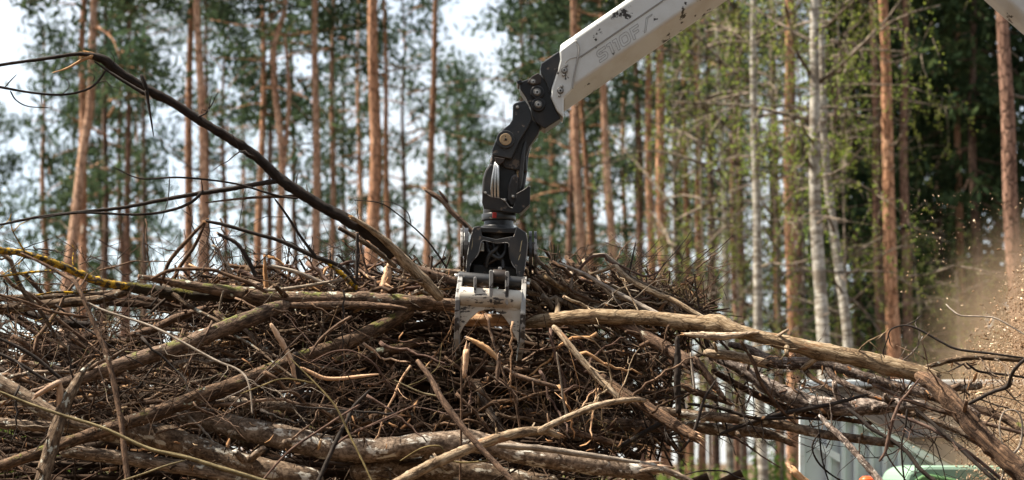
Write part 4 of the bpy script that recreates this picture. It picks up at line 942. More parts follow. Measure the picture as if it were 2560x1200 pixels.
b('long dark bare branch leaning up across the left sky to a broken crook', 'dark', (11.35, 11.75), [(228, 138, 17), (262, 150, 24), (300, 180, 25), (360, 216, 23), (430, 252, 22), (500, 300, 23), (570, 345, 24), (640, 395, 24), (700, 450, 27), (780, 502, 28), (870, 552, 30), (940, 598, 32), (985, 640, 28)], e0='torn', e1='cut', bump=0.09, knots=8, twigs=4,
  kids=[('side_branch', 'dark', (11.35, 11.2), [(240, 140, 13), (190, 136, 10), (120, 147, 9), (60, 155, 8), (0, 163, 8), (-90, 178, 7)]),
        ('torn_splinter', 'wood', 11.33, [(232, 138, 9), (205, 150, 8), (178, 166, 6), (155, 176, 4), (130, 183, 2.5)]),
        ('side_branch', 'dark', 11.35, [(236, 153, 4), (290, 190, 8), (330, 215, 9), (365, 236, 12)]),
        ('side_branch', 'dark', 11.33, [(366, 222, 11), (372, 260, 7), (379, 305, 5), (384, 342, 2)]),
        ('side_branch', 'dark', 11.3, [(352, 186, 8), (360, 205, 11), (368, 226, 9)]),
        ('side_branch', 'dark', (11.35, 11.2), [(268, 172, 5), (240, 210, 6), (205, 229, 6), (150, 237, 6), (80, 231, 6), (0, 217, 7), (-70, 206, 6)]),
        ('twig', 'dark', 11.25, [(26, 227, 4), (40, 250, 3.5), (70, 266, 3), (124, 270, 2)]),
        ('twig', 'dark', 11.25, [(12, 218, 3), (28, 200, 3), (42, 186, 1.5)]),
        ('twig', 'dark', 11.27, [(155, 236, 2.5), (172, 218, 2.5), (168, 200, 2), (148, 190, 1.2)]),
        ('twig', 'dark', 11.27, [(236, 212, 2.5), (262, 202, 2.5), (276, 215, 2), (300, 222, 1.2)]),
        ('twig', 'dark', 11.27, [(104, 233, 2), (103, 250, 2), (106, 265, 1.2)]),
        ('twig', 'dark', 11.27, [(232, 205, 2.5), (236, 190, 2), (220, 180, 1.2)]),
        ('twig', 'dark', 11.36, [(284, 160, 3), (286, 145, 2), (275, 128, 1.2)]),
        ('side_branch', 'dark', (11.62, 11.2), [(706, 450, 15), (640, 461, 12), (570, 474, 12), (480, 486, 11), (400, 500, 10), (300, 520, 9), (200, 530, 8), (100, 541, 7), (0, 562, 6), (-60, 572, 5)]),
        ('side_branch', 'dark', (11.45, 11.15), [(508, 477, 8), (480, 505, 8), (430, 525, 8), (350, 535, 7), (200, 533, 6), (95, 546, 4)]),
        ('side_branch', 'dark', (11.3, 11.55), [(284, 418, 2.5), (350, 446, 4), (440, 444, 5), (520, 450, 5), (600, 462, 5), (690, 488, 6), (745, 496, 5)]),
        ('side_branch', 'brown', (11.4, 11.68), [(513, 507, 3), (600, 496, 6), (680, 490, 8), (752, 490, 10)]),
        ('twig', 'dark', 11.4, [(424, 446, 3), (420, 500, 2.5), (402, 560, 1.2)]),
        ('twig', 'dark', 11.4, [(503, 450, 3), (506, 475, 2.5), (496, 500, 1.5)])])
b('pale peeled pole sloping down to the grapple from the dark leaning branch', 'tan', (11.6, 11.85), [(880, 545, 10), (930, 575, 14), (975, 612, 20), (1010, 648, 26), (1060, 700, 28), (1105, 748, 24)], e0='torn', knots=4, twigs=2)
b('dark sprung branch arching over the tangle below the leaning branch', 'dark', (11.5, 11.7), [(515, 553, 7), (560, 562, 9), (640, 585, 9), (700, 602, 10), (780, 638, 12), (840, 660, 10), (872, 684, 9), (892, 712, 8)], e0='torn', twigs=3)
b('straight dark stick dropping from the leaning branch into the arching one', 'dark', 11.55, [(686, 496, 4), (715, 535, 6), (752, 592, 7), (790, 643, 9)], twigs=1)
b('short black curved branch above the pale forked log', 'dark', 11.6, [(545, 585, 8), (590, 608, 10), (618, 645, 11), (640, 692, 10)], twigs=4, e0='torn')
b('slanting brown stick propped up left of the arching branch', 'brown', 11.65, [(405, 700, 9), (425, 652, 10), (470, 600, 10), (518, 549, 7)], e1='torn', twigs=3)
b('thinner stick of the propped pair left of the arching branch', 'brown', 11.75, [(430, 712, 9), (446, 672, 10), (486, 615, 9), (514, 556, 6)], twigs=2)
b('branch crusted with bright yellow lichen at the left edge', 'yellow', (11.4, 11.75), [(-60, 612, 15), (0, 626, 17), (50, 634, 17), (110, 650, 19), (170, 672, 20), (230, 697, 21), (285, 711, 21), (330, 716, 20)], bump=0.16, twigs=3)
b('moss-covered green branch continuing under the pale forked log', 'heavymoss', (11.74, 11.86), [(300, 713, 22), (350, 720, 27), (420, 731, 28), (490, 738, 26), (560, 742, 26), (620, 745, 22)], bump=0.14)
b('long crooked brown pole running down the left side to the bottom', 'brown', (11.3, 10.7), [(52, 632, 5), (110, 660, 8), (160, 688, 10), (185, 702, 12), (205, 738, 12), (240, 822, 13), (268, 895, 14), (288, 980, 15), (304, 1060, 15), (312, 1130, 15), (320, 1210, 15), (322, 1290, 15)], twigs=3, e1='cut')
b('thin yellow-lichen twig at the left edge below the lichen branch', 'yellow', 11.45, [(-30, 694, 5), (20, 688, 6), (70, 681, 7), (135, 676, 5)], bump=0.14, twigs=2)
b('short yellow-lichen twig lying on the grey logs at left', 'yellow', 11.6, [(88, 738, 4), (140, 730, 6), (200, 731, 6), (252, 720, 4)], bump=0.14, twigs=1)
b('pale forked log whose left arm tapers over the mossy branch, ending in the grapple', 'moss', (11.65, 11.95), [(345, 690, 12), (400, 697, 17), (450, 708, 22), (520, 722, 27), (600, 734, 36), (680, 748, 46), (760, 752, 42), (850, 753, 40), (950, 754, 39), (1050, 759, 36), (1140, 766, 32)], cat='log', e0='cut', e1='torn', bump=0.075, knots=4, twigs=1)
b('bare reddish torn strip along the underside of the forked log', 'shred', (11.72, 11.8), [(690, 762, 10), (760, 764, 18), (860, 763, 20), (960, 766, 16), (1020, 772, 8)], cat='bark strip', bump=0.1)
b('lower arm of the forked log slanting down left, spotted with lichen and moss', 'moss', (11.72, 11.2), [(720, 762, 30), (680, 775, 38), (640, 792, 40), (560, 822, 40), (460, 862, 40), (360, 892, 38), (280, 920, 36), (210, 945, 30), (150, 962, 22)], cat='log', e1='torn', bump=0.075, knots=3, twigs=3)
b('long mossy log rising from the bottom left corner towards the grapple', 'moss', (11.95, 10.7), [(1030, 775, 30), (960, 812, 36), (880, 850, 36), (780, 885, 34), (700, 915, 36), (600, 955, 38), (500, 990, 38), (400, 1030, 37), (300, 1065, 35), (200, 1096, 31), (100, 1130, 29), (0, 1165, 27), (-80, 1195, 26)], cat='log', bump=0.075, knots=4, twigs=4)
b('grey lichen-spotted stump of branch standing up at the lower left', 'grey', (10.7, 11.0), [(85, 1290, 38), (105, 1210, 38), (122, 1150, 37), (145, 1065, 34), (165, 1002, 32), (186, 965, 26), (206, 928, 15), (232, 902, 7)], cat='log', e1='torn', knots=3, twigs=2)
b('freshly split pale wood slab hanging beside the lichen-spotted stump', 'palewood', 10.85, [(148, 950, 13), (150, 975, 16), (149, 1005, 17), (143, 1042, 10)], cat='splinter', bump=0.12, e1='torn', endmat='palewood')
b('freshly split pale wood slab jutting left beside the lichen-spotted stump', 'palewood', 10.84, [(152, 953, 14), (125, 967, 15), (92, 988, 12)], cat='splinter', bump=0.12, e1='torn', endmat='palewood')
b('grey-brown log sloping down from the left edge behind the split slabs', 'grey', (11.25, 11.1), [(-60, 912, 34), (0, 955, 38), (60, 992, 42), (120, 1030, 40), (180, 1058, 32), (240, 1075, 24)], cat='log', knots=2)
b('grey horizontal log at the left edge under the sloping grey-brown one', 'grey', 11.45, [(-60, 1058, 26), (20, 1060, 27), (90, 1064, 27), (160, 1068, 26), (240, 1075, 24)], cat='log')
b('thick pale-barked log curving along the bottom with a torn pink end', 'birchlog', (11.5, 11.2), [(380, 1010, 30), (440, 1032, 42), (500, 1047, 52), (580, 1064, 58), (680, 1083, 61), (760, 1106, 62), (840, 1126, 61), (920, 1127, 60), (1000, 1117, 58), (1100, 1108, 56), (1200, 1110, 52), (1300, 1132, 50), (1400, 1152, 50), (1500, 1166, 50), (1570, 1171, 48), (1612, 1173, 44)], cat='log', e1='torn', endmat='palewood', bump=0.07, knots=6, twigs=2)
b('pale smooth log below the thick curving log at lower left', 'birchlog', (11.35, 11.25), [(240, 1078, 40), (330, 1086, 56), (430, 1104, 60), (520, 1130, 60), (610, 1158, 58), (700, 1184, 58), (800, 1210, 56)], cat='log', knots=3)
b('pale lichened log along the bottom edge under the grapple', 'birchlog', 11.45, [(880, 1178, 56), (980, 1174, 60), (1080, 1176, 60), (1180, 1186, 58), (1290, 1196, 56), (1400, 1210, 50)], cat='log', knots=3)
b('dark low log at the bottom left behind the standing stump', 'grey', 11.3, [(150, 1128, 30), (260, 1140, 34), (380, 1155, 36), (520, 1180, 36), (640, 1205, 34)], cat='log')
b('straight yellow-green stem sloping across the bottom left corner', 'stem', (10.5, 10.35), [(-50, 962, 5), (0, 980, 6), (70, 1008, 7), (150, 1036, 8), (260, 1071, 8.5), (370, 1121, 9.5), (460, 1142, 10), (560, 1172, 11), (660, 1203, 11), (740, 1228, 11)], bump=0.03, wob=0.05)
b('short yellow-green shoot under the yellow-green stem', 'stem', 10.45, [(300, 1204, 5), (360, 1184, 5), (410, 1166, 5), (462, 1151, 4)], bump=0.03)
b('thin pale grey twig arching across the left of the pile', 'paletwig', (11.1, 10.8), [(218, 757, 5), (270, 780, 6), (350, 805, 6), (405, 827, 6), (460, 858, 6.5), (540, 902, 6.5), (590, 922, 6), (616, 945, 6), (627, 985, 5), (631, 1035, 4.5)], twigs=4, tw_len=(0.2, 0.5))
b('brown stick sloping right from the left edge under the grey logs', 'brown', 11.2, [(-30, 728, 6), (60, 754, 8), (130, 779, 8), (225, 795, 6)], twigs=2)
b('upper pale log end lying level at the left edge', 'grey', 12.0, [(-60, 750, 16), (20, 746, 17), (120, 742, 18), (230, 736, 15), (318, 726, 12)], cat='log')
b('lower grey lichened log lying level at the left edge', 'grey', 11.95, [(-60, 778, 24), (0, 775, 26), (70, 765, 26), (160, 755, 24), (250, 748, 24), (322, 727, 20)], cat='log', knots=2)
b('dark knobbly log behind the brown pole at left', 'dark', 12.1, [(30, 775, 14), (90, 790, 20), (150, 806, 22), (230, 815, 18)], cat='log')
b('dark log slanting up right behind the arching grey twig', 'brown', 11.9, [(320, 838, 14), (380, 824, 18), (440, 796, 20), (520, 770, 18)], cat='log')
b('thin dark branch dipping right at the far left edge', 'dark', 11.3, [(-40, 830, 6), (30, 860, 9), (90, 895, 10), (150, 945, 9), (180, 960, 6)], twigs=3)
b('second thin dark branch at the far left edge, dipping lower', 'dark', 11.1, [(-40, 868, 8), (40, 905, 9), (110, 948, 8), (150, 957, 6)], twigs=2)
b('grey smooth pole leaning through the middle of the pile', 'brown', (10.7, 10.35), [(1043, 902, 11), (1075, 945, 14), (1105, 1000, 16), (1150, 1060, 17), (1200, 1118, 15), (1250, 1170, 14), (1300, 1225, 14)], e0='cut', twigs=0, wob=0.06)
b('thin yellow-green twig hugging the grey smooth pole', 'stem', 10.6, [(985, 950, 3), (1050, 980, 4), (1105, 998, 5), (1150, 1058, 6), (1200, 1112, 6)], twigs=3)
b('tan branch rising right along the bottom to a splintered break', 'tan', (10.45, 10.9), [(960, 1228, 22), (1000, 1204, 25), (1060, 1170, 27), (1120, 1142, 27), (1180, 1118, 25), (1250, 1096, 26), (1310, 1082, 24), (1360, 1078, 20), (1395, 1087, 15)], cat='log', e1='torn', endmat='palewood', knots=3,
  kids=[('splinter', 'palewood', 10.88, [(1392, 1090, 8), (1380, 1072, 7), (1371, 1050, 4), (1368, 1033, 2)])])
b('slim tan branch lifting over the dark hollow to a frayed tip', 'tan', (10.8, 10.95), [(1345, 1082, 16), (1380, 1062, 16), (1440, 1035, 15), (1480, 1018, 16), (1520, 1006, 14), (1580, 997, 13), (1612, 999, 9)], e1='torn', endmat='palewood', twigs=2, knots=2)
b('smooth olive branch lying on the thick log left of its torn end', 'paletwig', (10.9, 11.0), [(1240, 1112, 13), (1290, 1117, 15), (1350, 1121, 16), (1450, 1135, 15), (1540, 1148, 12), (1600, 1156, 7)], wob=0.06)
b('knotty tan log stretching right from the grapple across the pile', 'tan', (11.9, 11.15), [(1296, 812, 22), (1330, 804, 30), (1380, 798, 35), (1450, 793, 37), (1560, 795, 37), (1650, 796, 37), (1740, 803, 39), (1795, 806, 46), (1830, 822, 38), (1880, 836, 33), (1950, 852, 37), (2040, 871, 40), (2140, 896, 43), (2230, 920, 45), (2310, 942, 46), (2345, 958, 46)], cat='log', e0='torn', bump=0.08, knots=6, twigs=3)
b('dark shredded log bending down to the lower right corner', 'shred', (11.15, 10.6), [(2290, 936, 26), (2330, 955, 42), (2362, 980, 47), (2400, 1020, 48), (2450, 1080, 50), (2510, 1140, 50), (2570, 1192, 50), (2650, 1262, 50)], cat='log', bump=0.12, twigs=4)
b('curling bark slab peeling off the tan log below its knot', 'tan', (11.45, 11.4), [(1715, 836, 8), (1750, 838, 16), (1800, 840, 20), (1850, 836, 14), (1900, 828, 6)], cat='bark strip', bump=0.16, e0='torn')
b('rough grey scaly log under the tan log, sagging to the right', 'scaly', (11.85, 11.5), [(1770, 888, 24), (1820, 905, 28), (1870, 935, 32), (1930, 970, 37), (2000, 1003, 42), (2080, 1016, 44), (2180, 1016, 40), (2250, 1012, 34), (2320, 1015, 26)], cat='log', bump=0.09, knots=5, twigs=4)
b('pale scaly branch above the sagging grey log', 'scaly', (11.95, 11.6), [(1820, 860, 14), (1870, 872, 20), (1920, 898, 26), (1960, 907, 30), (2040, 906, 31), (2100, 919, 27), (2170, 944, 25), (2260, 972, 27), (2330, 990, 28), (2400, 1016, 26), (2450, 1045, 22)], cat='log', bump=0.08, knots=4, twigs=3,
  kids=[('side_branch', 'scaly', (11.8, 11.5), [(2062, 915, 18), (2085, 945, 17), (2130, 968, 15), (2200, 996, 14), (2240, 1000, 10)]),
        ('side_branch', 'brown', (11.85, 11.6), [(2010, 920, 14), (2030, 945, 12), (2060, 962, 10), (2085, 980, 8)])])
b('short reddish barkless stub poking out under the tan log', 'tan', 11.55, [(1760, 882, 19), (1800, 886, 24), (1850, 892, 25), (1905, 905, 24)], cat='log', e1='torn', endmat='shred')
b('smooth birch pole with black marks reaching right in front of the blue hopper', 'birchlog', (11.6, 11.3), [(1640, 1022, 18), (1690, 1030, 22), (1760, 1040, 24), (1860, 1051, 25), (1960, 1062, 25), (2040, 1082, 23), (2110, 1094, 23), (2180, 1103, 22), (2225, 1108, 20)], cat='log', e1='torn', bump=0.03, endmat='shred', knots=2)
b('broken stub with white bark below the smooth birch pole', 'birchlog', 11.6, [(1700, 1060, 24), (1760, 1070, 28), (1830, 1076, 30), (1890, 1080, 28), (1940, 1092, 22), (1972, 1106, 14)], cat='log', e1='torn', endmat='shred', bump=0.08)
b('grey knobbly branch reaching the right edge through the flying chips', 'grey', (11.2, 11.0), [(2318, 917, 10), (2350, 908, 13), (2380, 900, 14), (2440, 894, 13), (2500, 897, 13), (2570, 902, 13), (2640, 906, 12)], e0='torn', twigs=3,
  kids=[('side_branch', 'dark', 11.1, [(2415, 906, 5), (2440, 925, 6), (2460, 931, 6), (2520, 938, 6), (2600, 950, 5)]), ('side_branch', 'dark', 11.1, [(2412, 908, 5), (2390, 920, 4), (2370, 930, 2)])])
b('thin wiry twig hooking up before the bright thick pine', 'dark', (11.2, 11.0), [(2212, 895, 2), (2208, 880, 3), (2218, 848, 3.5), (2225, 826, 4), (2245, 816, 4.5), (2270, 814, 5), (2300, 825, 5.5), (2350, 853, 6), (2395, 873, 6.5), (2480, 884, 6), (2570, 896, 5), (2620, 902, 4)], kids=[('twig', 'dark', 11.18, [(2262, 814, 4), (2288, 803, 3), (2307, 785, 1.5)]), ('twig', 'dark', 11.18, [(2222, 840, 3), (2225, 858, 2.5), (2232, 870, 1.5)])])
b('thin pale twig floating across the flying chips at the right', 'paletwig', (11.2, 11.0), [(2365, 760, 2.5), (2380, 775, 4), (2402, 789, 4.5), (2440, 791, 4), (2485, 795, 4.5), (2525, 815, 4), (2580, 848, 3.5), (2620, 870, 3)])
b('dark branch elbowing up at the right edge', 'dark', (10.9, 10.6), [(2420, 1010, 9), (2480, 980, 10), (2518, 966, 12), (2528, 940, 10), (2545, 915, 9), (2600, 868, 8)], twigs=1)
b('mossy round branch below the chips at the right edge', 'moss', (11.8, 11.5), [(2420, 1018, 18), (2460, 1028, 20), (2520, 1050, 23), (2570, 1085, 24), (2640, 1130, 24)], cat='log')
b('sawn pale-ended log pointing up right behind the shredded log', 'grey', (11.9, 12.1), [(2360, 975, 20), (2400, 968, 22), (2448, 963, 22)], cat='log', e1='cut')
b('reddish brown twig hanging down in front of the blue hopper', 'red', 10.8, [(2300, 945, 4), (2268, 985, 6), (2248, 1010, 8), (2232, 1050, 9), (2224, 1080, 10), (2218, 1110, 10), (2212, 1132, 8), (2198, 1154, 6)], twigs=3, kids=[('twig', 'red', 10.8, [(2214, 1130, 4), (2226, 1152, 4), (2244, 1176, 4), (2268, 1204, 3)])])
b('straight dark stick running down right through the hopper opening', 'dark', (11.2, 10.8), [(2288, 1022, 8), (2340, 1065, 9), (2400, 1120, 10), (2460, 1177, 10), (2540, 1245, 10)], twigs=3)
b('rough lichened branch dropping to the bottom edge before the hopper', 'scaly', (11.3, 10.8), [(2046, 1036, 8), (2070, 1062, 15), (2100, 1090, 16), (2130, 1122, 16), (2165, 1162, 17), (2205, 1208, 17), (2230, 1235, 16)], twigs=3, bump=0.12)
b('black twig curling down in front of the hopper left corner', 'dark', 11.1, [(2052, 1078, 4), (2034, 1104, 4.5), (2032, 1128, 4.5), (2046, 1156, 5), (2070, 1180, 4.5), (2105, 1204, 4)], twigs=3)
b('thin black twig dropping straight in front of the hopper', 'dark', 11.1, [(2046, 1050, 3), (2050, 1100, 4), (2056, 1150, 4), (2072, 1206, 4)], twigs=1)
b('dark curved branch following the hopper slope downwards', 'dark', (11.3, 11.0), [(2118, 1020, 8), (2150, 1045, 10), (2180, 1072, 10), (2230, 1100, 10), (2270, 1132, 11), (2300, 1172, 11), (2345, 1210, 11)], twigs=2)
b('vertical dark twig in front of the hopper opening', 'dark', 11.0, [(2268, 1022, 6), (2264, 1060, 6), (2254, 1110, 5), (2256, 1160, 5), (2262, 1210, 4)], twigs=5, tw_len=(0.15, 0.45))
b('wispy dark twig fanning out over the hopper opening', 'dark', 11.05, [(2240, 1040, 4), (2280, 1075, 3.5), (2330, 1098, 3), (2352, 1150, 3), (2366, 1206, 2.5)], twigs=5, tw_len=(0.15, 0.4))
b('bent grey twig rising from the lower right corner', 'paletwig', 10.75, [(2500, 1215, 5), (2512, 1175, 6), (2530, 1140, 7), (2550, 1112, 6), (2556, 1060, 5), (2540, 1028, 4), (2510, 1030, 4), (2498, 1070, 4), (2508, 1120, 3)])
b('brown log diving under the tan log to a frayed end', 'brown', (11.8, 11.5), [(1500, 780, 26), (1560, 812, 31), (1620, 845, 32), (1680, 878, 32), (1722, 905, 34)], cat='log', e1='torn', endmat='shred', bump=0.07)
b('tan knuckled branch slanting down right below the tan log', 'tan', (11.3, 11.1), [(1382, 815, 13), (1405, 840, 16), (1430, 872, 16), (1490, 940, 17), (1520, 968, 17), (1550, 1000, 14)], knots=4, twigs=4)
b('grey smooth branch sloping away right of the grapple', 'grey', (12.0, 11.9), [(1340, 690, 16), (1385, 712, 24), (1440, 742, 27), (1500, 772, 26), (1560, 800, 22)], cat='log')
b('short olive branch leaning beside the right grapple tine', 'grey', 11.9, [(1318, 698, 12), (1340, 715, 13), (1375, 758, 12), (1382, 775, 10)])
b('pale crooked branch running down the right shoulder of the pile', 'tan', (12.05, 11.7), [(1474, 686, 7), (1510, 676, 9), (1538, 664, 10), (1550, 676, 12), (1580, 702, 13), (1640, 734, 15), (1680, 749, 14), (1720, 772, 13), (1765, 796, 10)], twigs=2, knots=3)
b('dark hooped twig rising above the right shoulder of the pile', 'red', 12.0, [(1430, 692, 6), (1472, 648, 8), (1490, 640, 7), (1510, 638, 7), (1522, 652, 6), (1560, 668, 6), (1610, 690, 5), (1645, 680, 4), (1662, 655, 2)], twigs=4, tw_len=(0.15, 0.4))
b('long pale branch sloping down right over the shoulder litter', 'paletwig', (12.0, 11.75), [(1396, 658, 5), (1460, 684, 8), (1530, 724, 10), (1600, 762, 12), (1650, 788, 11)], twigs=3)
b('thin upright sprig standing on the right shoulder', 'dark', 12.0, [(1572, 690, 5), (1580, 650, 4.5), (1586, 620, 3.5), (1590, 603, 2)], twigs=2)
b('short white-barked log end standing behind the tan log', 'birchlog', 12.0, [(1672, 800, 26), (1681, 778, 28), (1690, 752, 28)], cat='log', e1='cut')
b('bare broken stick poking up left of the grapple rotator', 'brown', (12.2, 12.15), [(1064, 475, 8), (1082, 486, 13), (1105, 502, 12), (1130, 530, 14), (1165, 562, 13), (1200, 600, 12)], e0='torn', kids=[('side_branch', 'red', 12.18, [(1098, 476, 4), (1106, 488, 7), (1120, 508, 9)])])
b('grey sawn stick under the dark leaning branch', 'grey', 11.85, [(847, 571, 10), (900, 600, 13), (950, 634, 13), (990, 668, 12)], e0='cut', twigs=1)
b('upright dark peg standing in the tangle left of the peeled pole', 'dark', 11.5, [(891, 700, 8), (892, 640, 9), (893, 581, 8)], e1='cut', twigs=3)
b('fine arching twig against the trees left of the grapple', 'dark', 12.0, [(883, 500, 2), (950, 508, 3), (1000, 540, 3.5), (1060, 592, 4), (1092, 632, 4.5), (1118, 672, 5)], kids=[('twig', 'dark', 12.0, [(1028, 560, 3), (1018, 530, 2.5), (985, 508, 2), (945, 503, 1.5)])])
b('yellow-mossed stick leaning right in the middle tangle', 'yellow', 11.7, [(784, 640, 8), (825, 662, 10), (862, 692, 13), (892, 722, 13)], bump=0.12)
b('straight grey stick sloping gently above the forked log', 'paletwig', 11.9, [(672, 664, 8), (740, 680, 9), (800, 704, 10), (840, 720, 8)])
b('slim grey stick rising right above the forked log', 'paletwig', 11.7, [(650, 724, 6), (680, 726, 8), (760, 716, 9), (865, 697, 6)], twigs=1)
b('brown stick crossing down onto the forked log from the left tangle', 'brown', 11.6, [(378, 700, 8), (420, 678, 9), (470, 672, 9), (530, 674, 9), (560, 684, 9), (620, 706, 10), (668, 732, 9)], twigs=2)
b('bright orange torn wood strip hanging below the forked log', 'wood', 11.45, [(676, 808, 10), (695, 840, 15), (712, 870, 16), (728, 905, 14), (738, 950, 10)], cat='splinter', bump=0.16, e1='torn')
b('thick dark post standing in the shade below the mossy log', 'dark', 11.5, [(738, 880, 22), (746, 960, 24), (756, 1040, 22), (762, 1090, 20)], cat='log', bump=0.08)
b('grey leaning log in the dark hollow under the grapple', 'grey', (12.0, 11.7), [(1190, 955, 15), (1212, 1000, 18), (1236, 1050, 21), (1264, 1100, 23)], cat='log')
b('torn brown stick in the dark hollow right of the grapple', 'brown', 11.55, [(1258, 918, 8), (1290, 938, 12), (1340, 955, 13), (1395, 968, 8)], e1='torn', twigs=2)
b('shaggy brown log sloping down right to a yellow torn end', 'shred', (11.6, 11.15), [(1500, 940, 22), (1560, 985, 26), (1620, 1020, 28), (1680, 1058, 30), (1735, 1090, 24)], cat='log', bump=0.08, e1='torn')
b('dark low branch crossing the gap above the torn pink end', 'brown', 11.6, [(1400, 1072, 14), (1440, 1083, 17), (1500, 1098, 17), (1550, 1112, 14)], cat='log')
b('dark branch slanting left to right under the shaggy log', 'dark', 11.7, [(1500, 1135, 8), (1560, 1110, 12), (1620, 1075, 13), (1680, 1045, 12)], twigs=2)
b('black torn bark rag hanging at the right end of the pile', 'dark', 11.4, [(1692, 840, 10), (1694, 900, 16), (1692, 960, 18), (1696, 1030, 13)], cat='bark strip', bump=0.2, e1='torn', endmat='shred')
b('tattered bark strip flaring out at the right end of the pile', 'shred', 11.45, [(1735, 890, 12), (1760, 925, 20), (1785, 960, 18), (1812, 995, 8)], cat='bark strip', bump=0.25, e1='torn', endmat='shred')
b('second tattered strip pointing right below the first one', 'shred', 11.5, [(1700, 960, 12), (1750, 985, 18), (1800, 1000, 14), (1828, 1012, 6)], cat='bark strip', bump=0.25, e1='torn', endmat='shred')
b('pale short twig hanging at the right end of the pile', 'paletwig', 11.3, [(1726, 880, 4), (1731, 930, 6), (1737, 974, 5)])
b('bent grey branch ending the bottom right of the pile', 'grey', 11.1, [(1600, 1178, 12), (1650, 1172, 15), (1690, 1185, 16), (1740, 1212, 16), (1780, 1235, 15)])
b('thin curved twig lying low across the gap at the bottom right', 'dark', 11.2, [(1710, 1188, 2.5), (1750, 1178, 3.5), (1810, 1178, 4), (1840, 1192, 4), (1880, 1206, 4)])
b('torn yellowish branch end poking up at the bottom edge before the hopper', 'wood', 10.3, [(2060, 1240, 22), (2020, 1210, 20), (1985, 1178, 18)], e1='torn', bump=0.12)
b('bare orange-brown piece of wood clamped inside the grapple jaw', 'wood', 11.86, [(1130, 800, 27), (1180, 801, 30), (1240, 802, 30), (1310, 804, 28)], cat='log', bump=0.05)
b('bright torn splinter sticking out below the grapple jaw', 'wood', 11.45, [(1178, 848, 8), (1200, 860, 15), (1222, 876, 16), (1246, 900, 10)], cat='splinter', bump=0.16, e0='torn', e1='torn')
b('stubby broken stake under the left grapple tine', 'wood', 11.5, [(1160, 945, 14), (1163, 915, 17), (1166, 880, 17)], cat='splinter', bump=0.12, e1='torn')
b('dangling barkless stick below the bright torn splinter', 'brown', 11.35, [(1247, 882, 8), (1246, 915, 11), (1241, 962, 9)])
b('wiry dark stem hanging in the hollow below the grapple', 'brown', 11.2, [(1248, 945, 5), (1275, 972, 6), (1288, 1000, 7), (1296, 1045, 6), (1303, 1095, 5)])
b('thin vertical stem hanging straight down below the left tine', 'brown', 10.9, [(1155, 890, 4), (1153, 960, 5), (1153, 1050, 6), (1152, 1130, 6), (1150, 1225, 6)])
b('thin stem hanging straight down right of the hollow', 'paletwig', 11.1, [(1391, 880, 4), (1400, 940, 5), (1408, 1000, 5), (1420, 1048, 6)])
b('reddish whip rising right through the lower left pile', 'red', (10.5, 10.8), [(645, 1215, 5), (720, 1130, 6), (800, 1075, 6), (860, 1036, 6), (900, 1012, 5)], twigs=2)
b('dark grey-green stick standing in the lower middle', 'dark', (10.6, 10.9), [(790, 1215, 10), (820, 1150, 11), (846, 1092, 11), (868, 1050, 9), (885, 1015, 8), (925, 974, 6)], twigs=2)
b('thin forked twig rising right from the standing grey-green stick', 'red', 10.8, [(832, 1118, 5), (870, 1090, 6), (930, 1062, 6), (1000, 1030, 5), (1045, 1010, 4)], twigs=3)
b('yellow-green whip dropping down the lower middle', 'stem', (10.8, 10.5), [(725, 895, 3), (790, 960, 4), (840, 1018, 5), (875, 1090, 5.5), (905, 1150, 5.5), (935, 1215, 5)], wob=0.05, kids=[('side_branch', 'stem', 10.75, [(600, 985, 2.5), (650, 966, 3.5), (710, 947, 4), (790, 959, 4.5)])])
b('looping yellowish twig over the thick log under the grapple', 'stem', 10.7, [(1000, 1152, 3), (1055, 1120, 4), (1100, 1116, 4.5), (1112, 1138, 4.5), (1135, 1154, 4.5), (1180, 1156, 4.5), (1240, 1148, 4)])
b('wavy orange peeled branch in the middle shade', 'wood', 11.2, [(750, 918, 5), (775, 930, 9), (810, 945, 10), (850, 946, 9), (900, 940, 8), (948, 935, 4)], bump=0.1)
b('fan of thin reddish twigs arching below the mossy log', 'red', 11.0, [(778, 905, 3), (830, 880, 4), (880, 878, 4), (930, 905, 4.5), (960, 945, 4), (1000, 990, 3.5)], twigs=6, tw_len=(0.2, 0.5))
b('grey stick leaning left from the reddish twig fan', 'brown', 11.1, [(775, 888, 5), (800, 850, 7), (840, 815, 8), (880, 790, 7)])
b('torn pale stump fibres on the pile crest behind the peeled pole', 'wood', 12.15, [(960, 740, 26), (968, 690, 24), (975, 650, 12)], cat='splinter', bump=0.3, e1='torn')
b('short orange chip of wood stuck upright on the pile crest', 'wood', 12.0, [(800, 712, 6), (806, 692, 10), (814, 674, 7)], cat='splinter', bump=0.2, e1='torn')
b('orange split stake standing in the left tangle crest', 'wood', 11.9, [(668, 725, 14), (664, 680, 11), (663, 640, 6)], cat='splinter', bump=0.2, e1='torn')
b('reddish log lying behind the forked log on the crest', 'red', 12.2, [(740, 735, 16), (820, 730, 20), (920, 728, 20), (1020, 730, 16)], cat='log')
b('brown log on the crest running into the left of the grapple', 'brown', 12.1, [(980, 640, 14), (1030, 668, 22), (1090, 690, 24), (1160, 712, 22)], cat='log')
b('grey log lying flat on the crest left of the grapple', 'grey', 12.3, [(1050, 672, 14), (1100, 678, 16), (1170, 682, 16)], cat='log')
b('mossy dark log in the shade left of the grapple', 'moss', 11.95, [(830, 905, 20), (880, 895, 24), (960, 880, 26), (1060, 850, 22)], cat='log')
b('dim grey log deep in the lower left hollow', 'grey', 12.0, [(560, 1000, 24), (650, 1010, 28), (760, 1020, 28), (900, 1040, 24)], cat='log')
b('dim dark log deep behind the hollow at the right', 'brown', 12.3, [(1300, 1030, 24), (1420, 1050, 30), (1540, 1062, 32), (1680, 1068, 28)], cat='log')
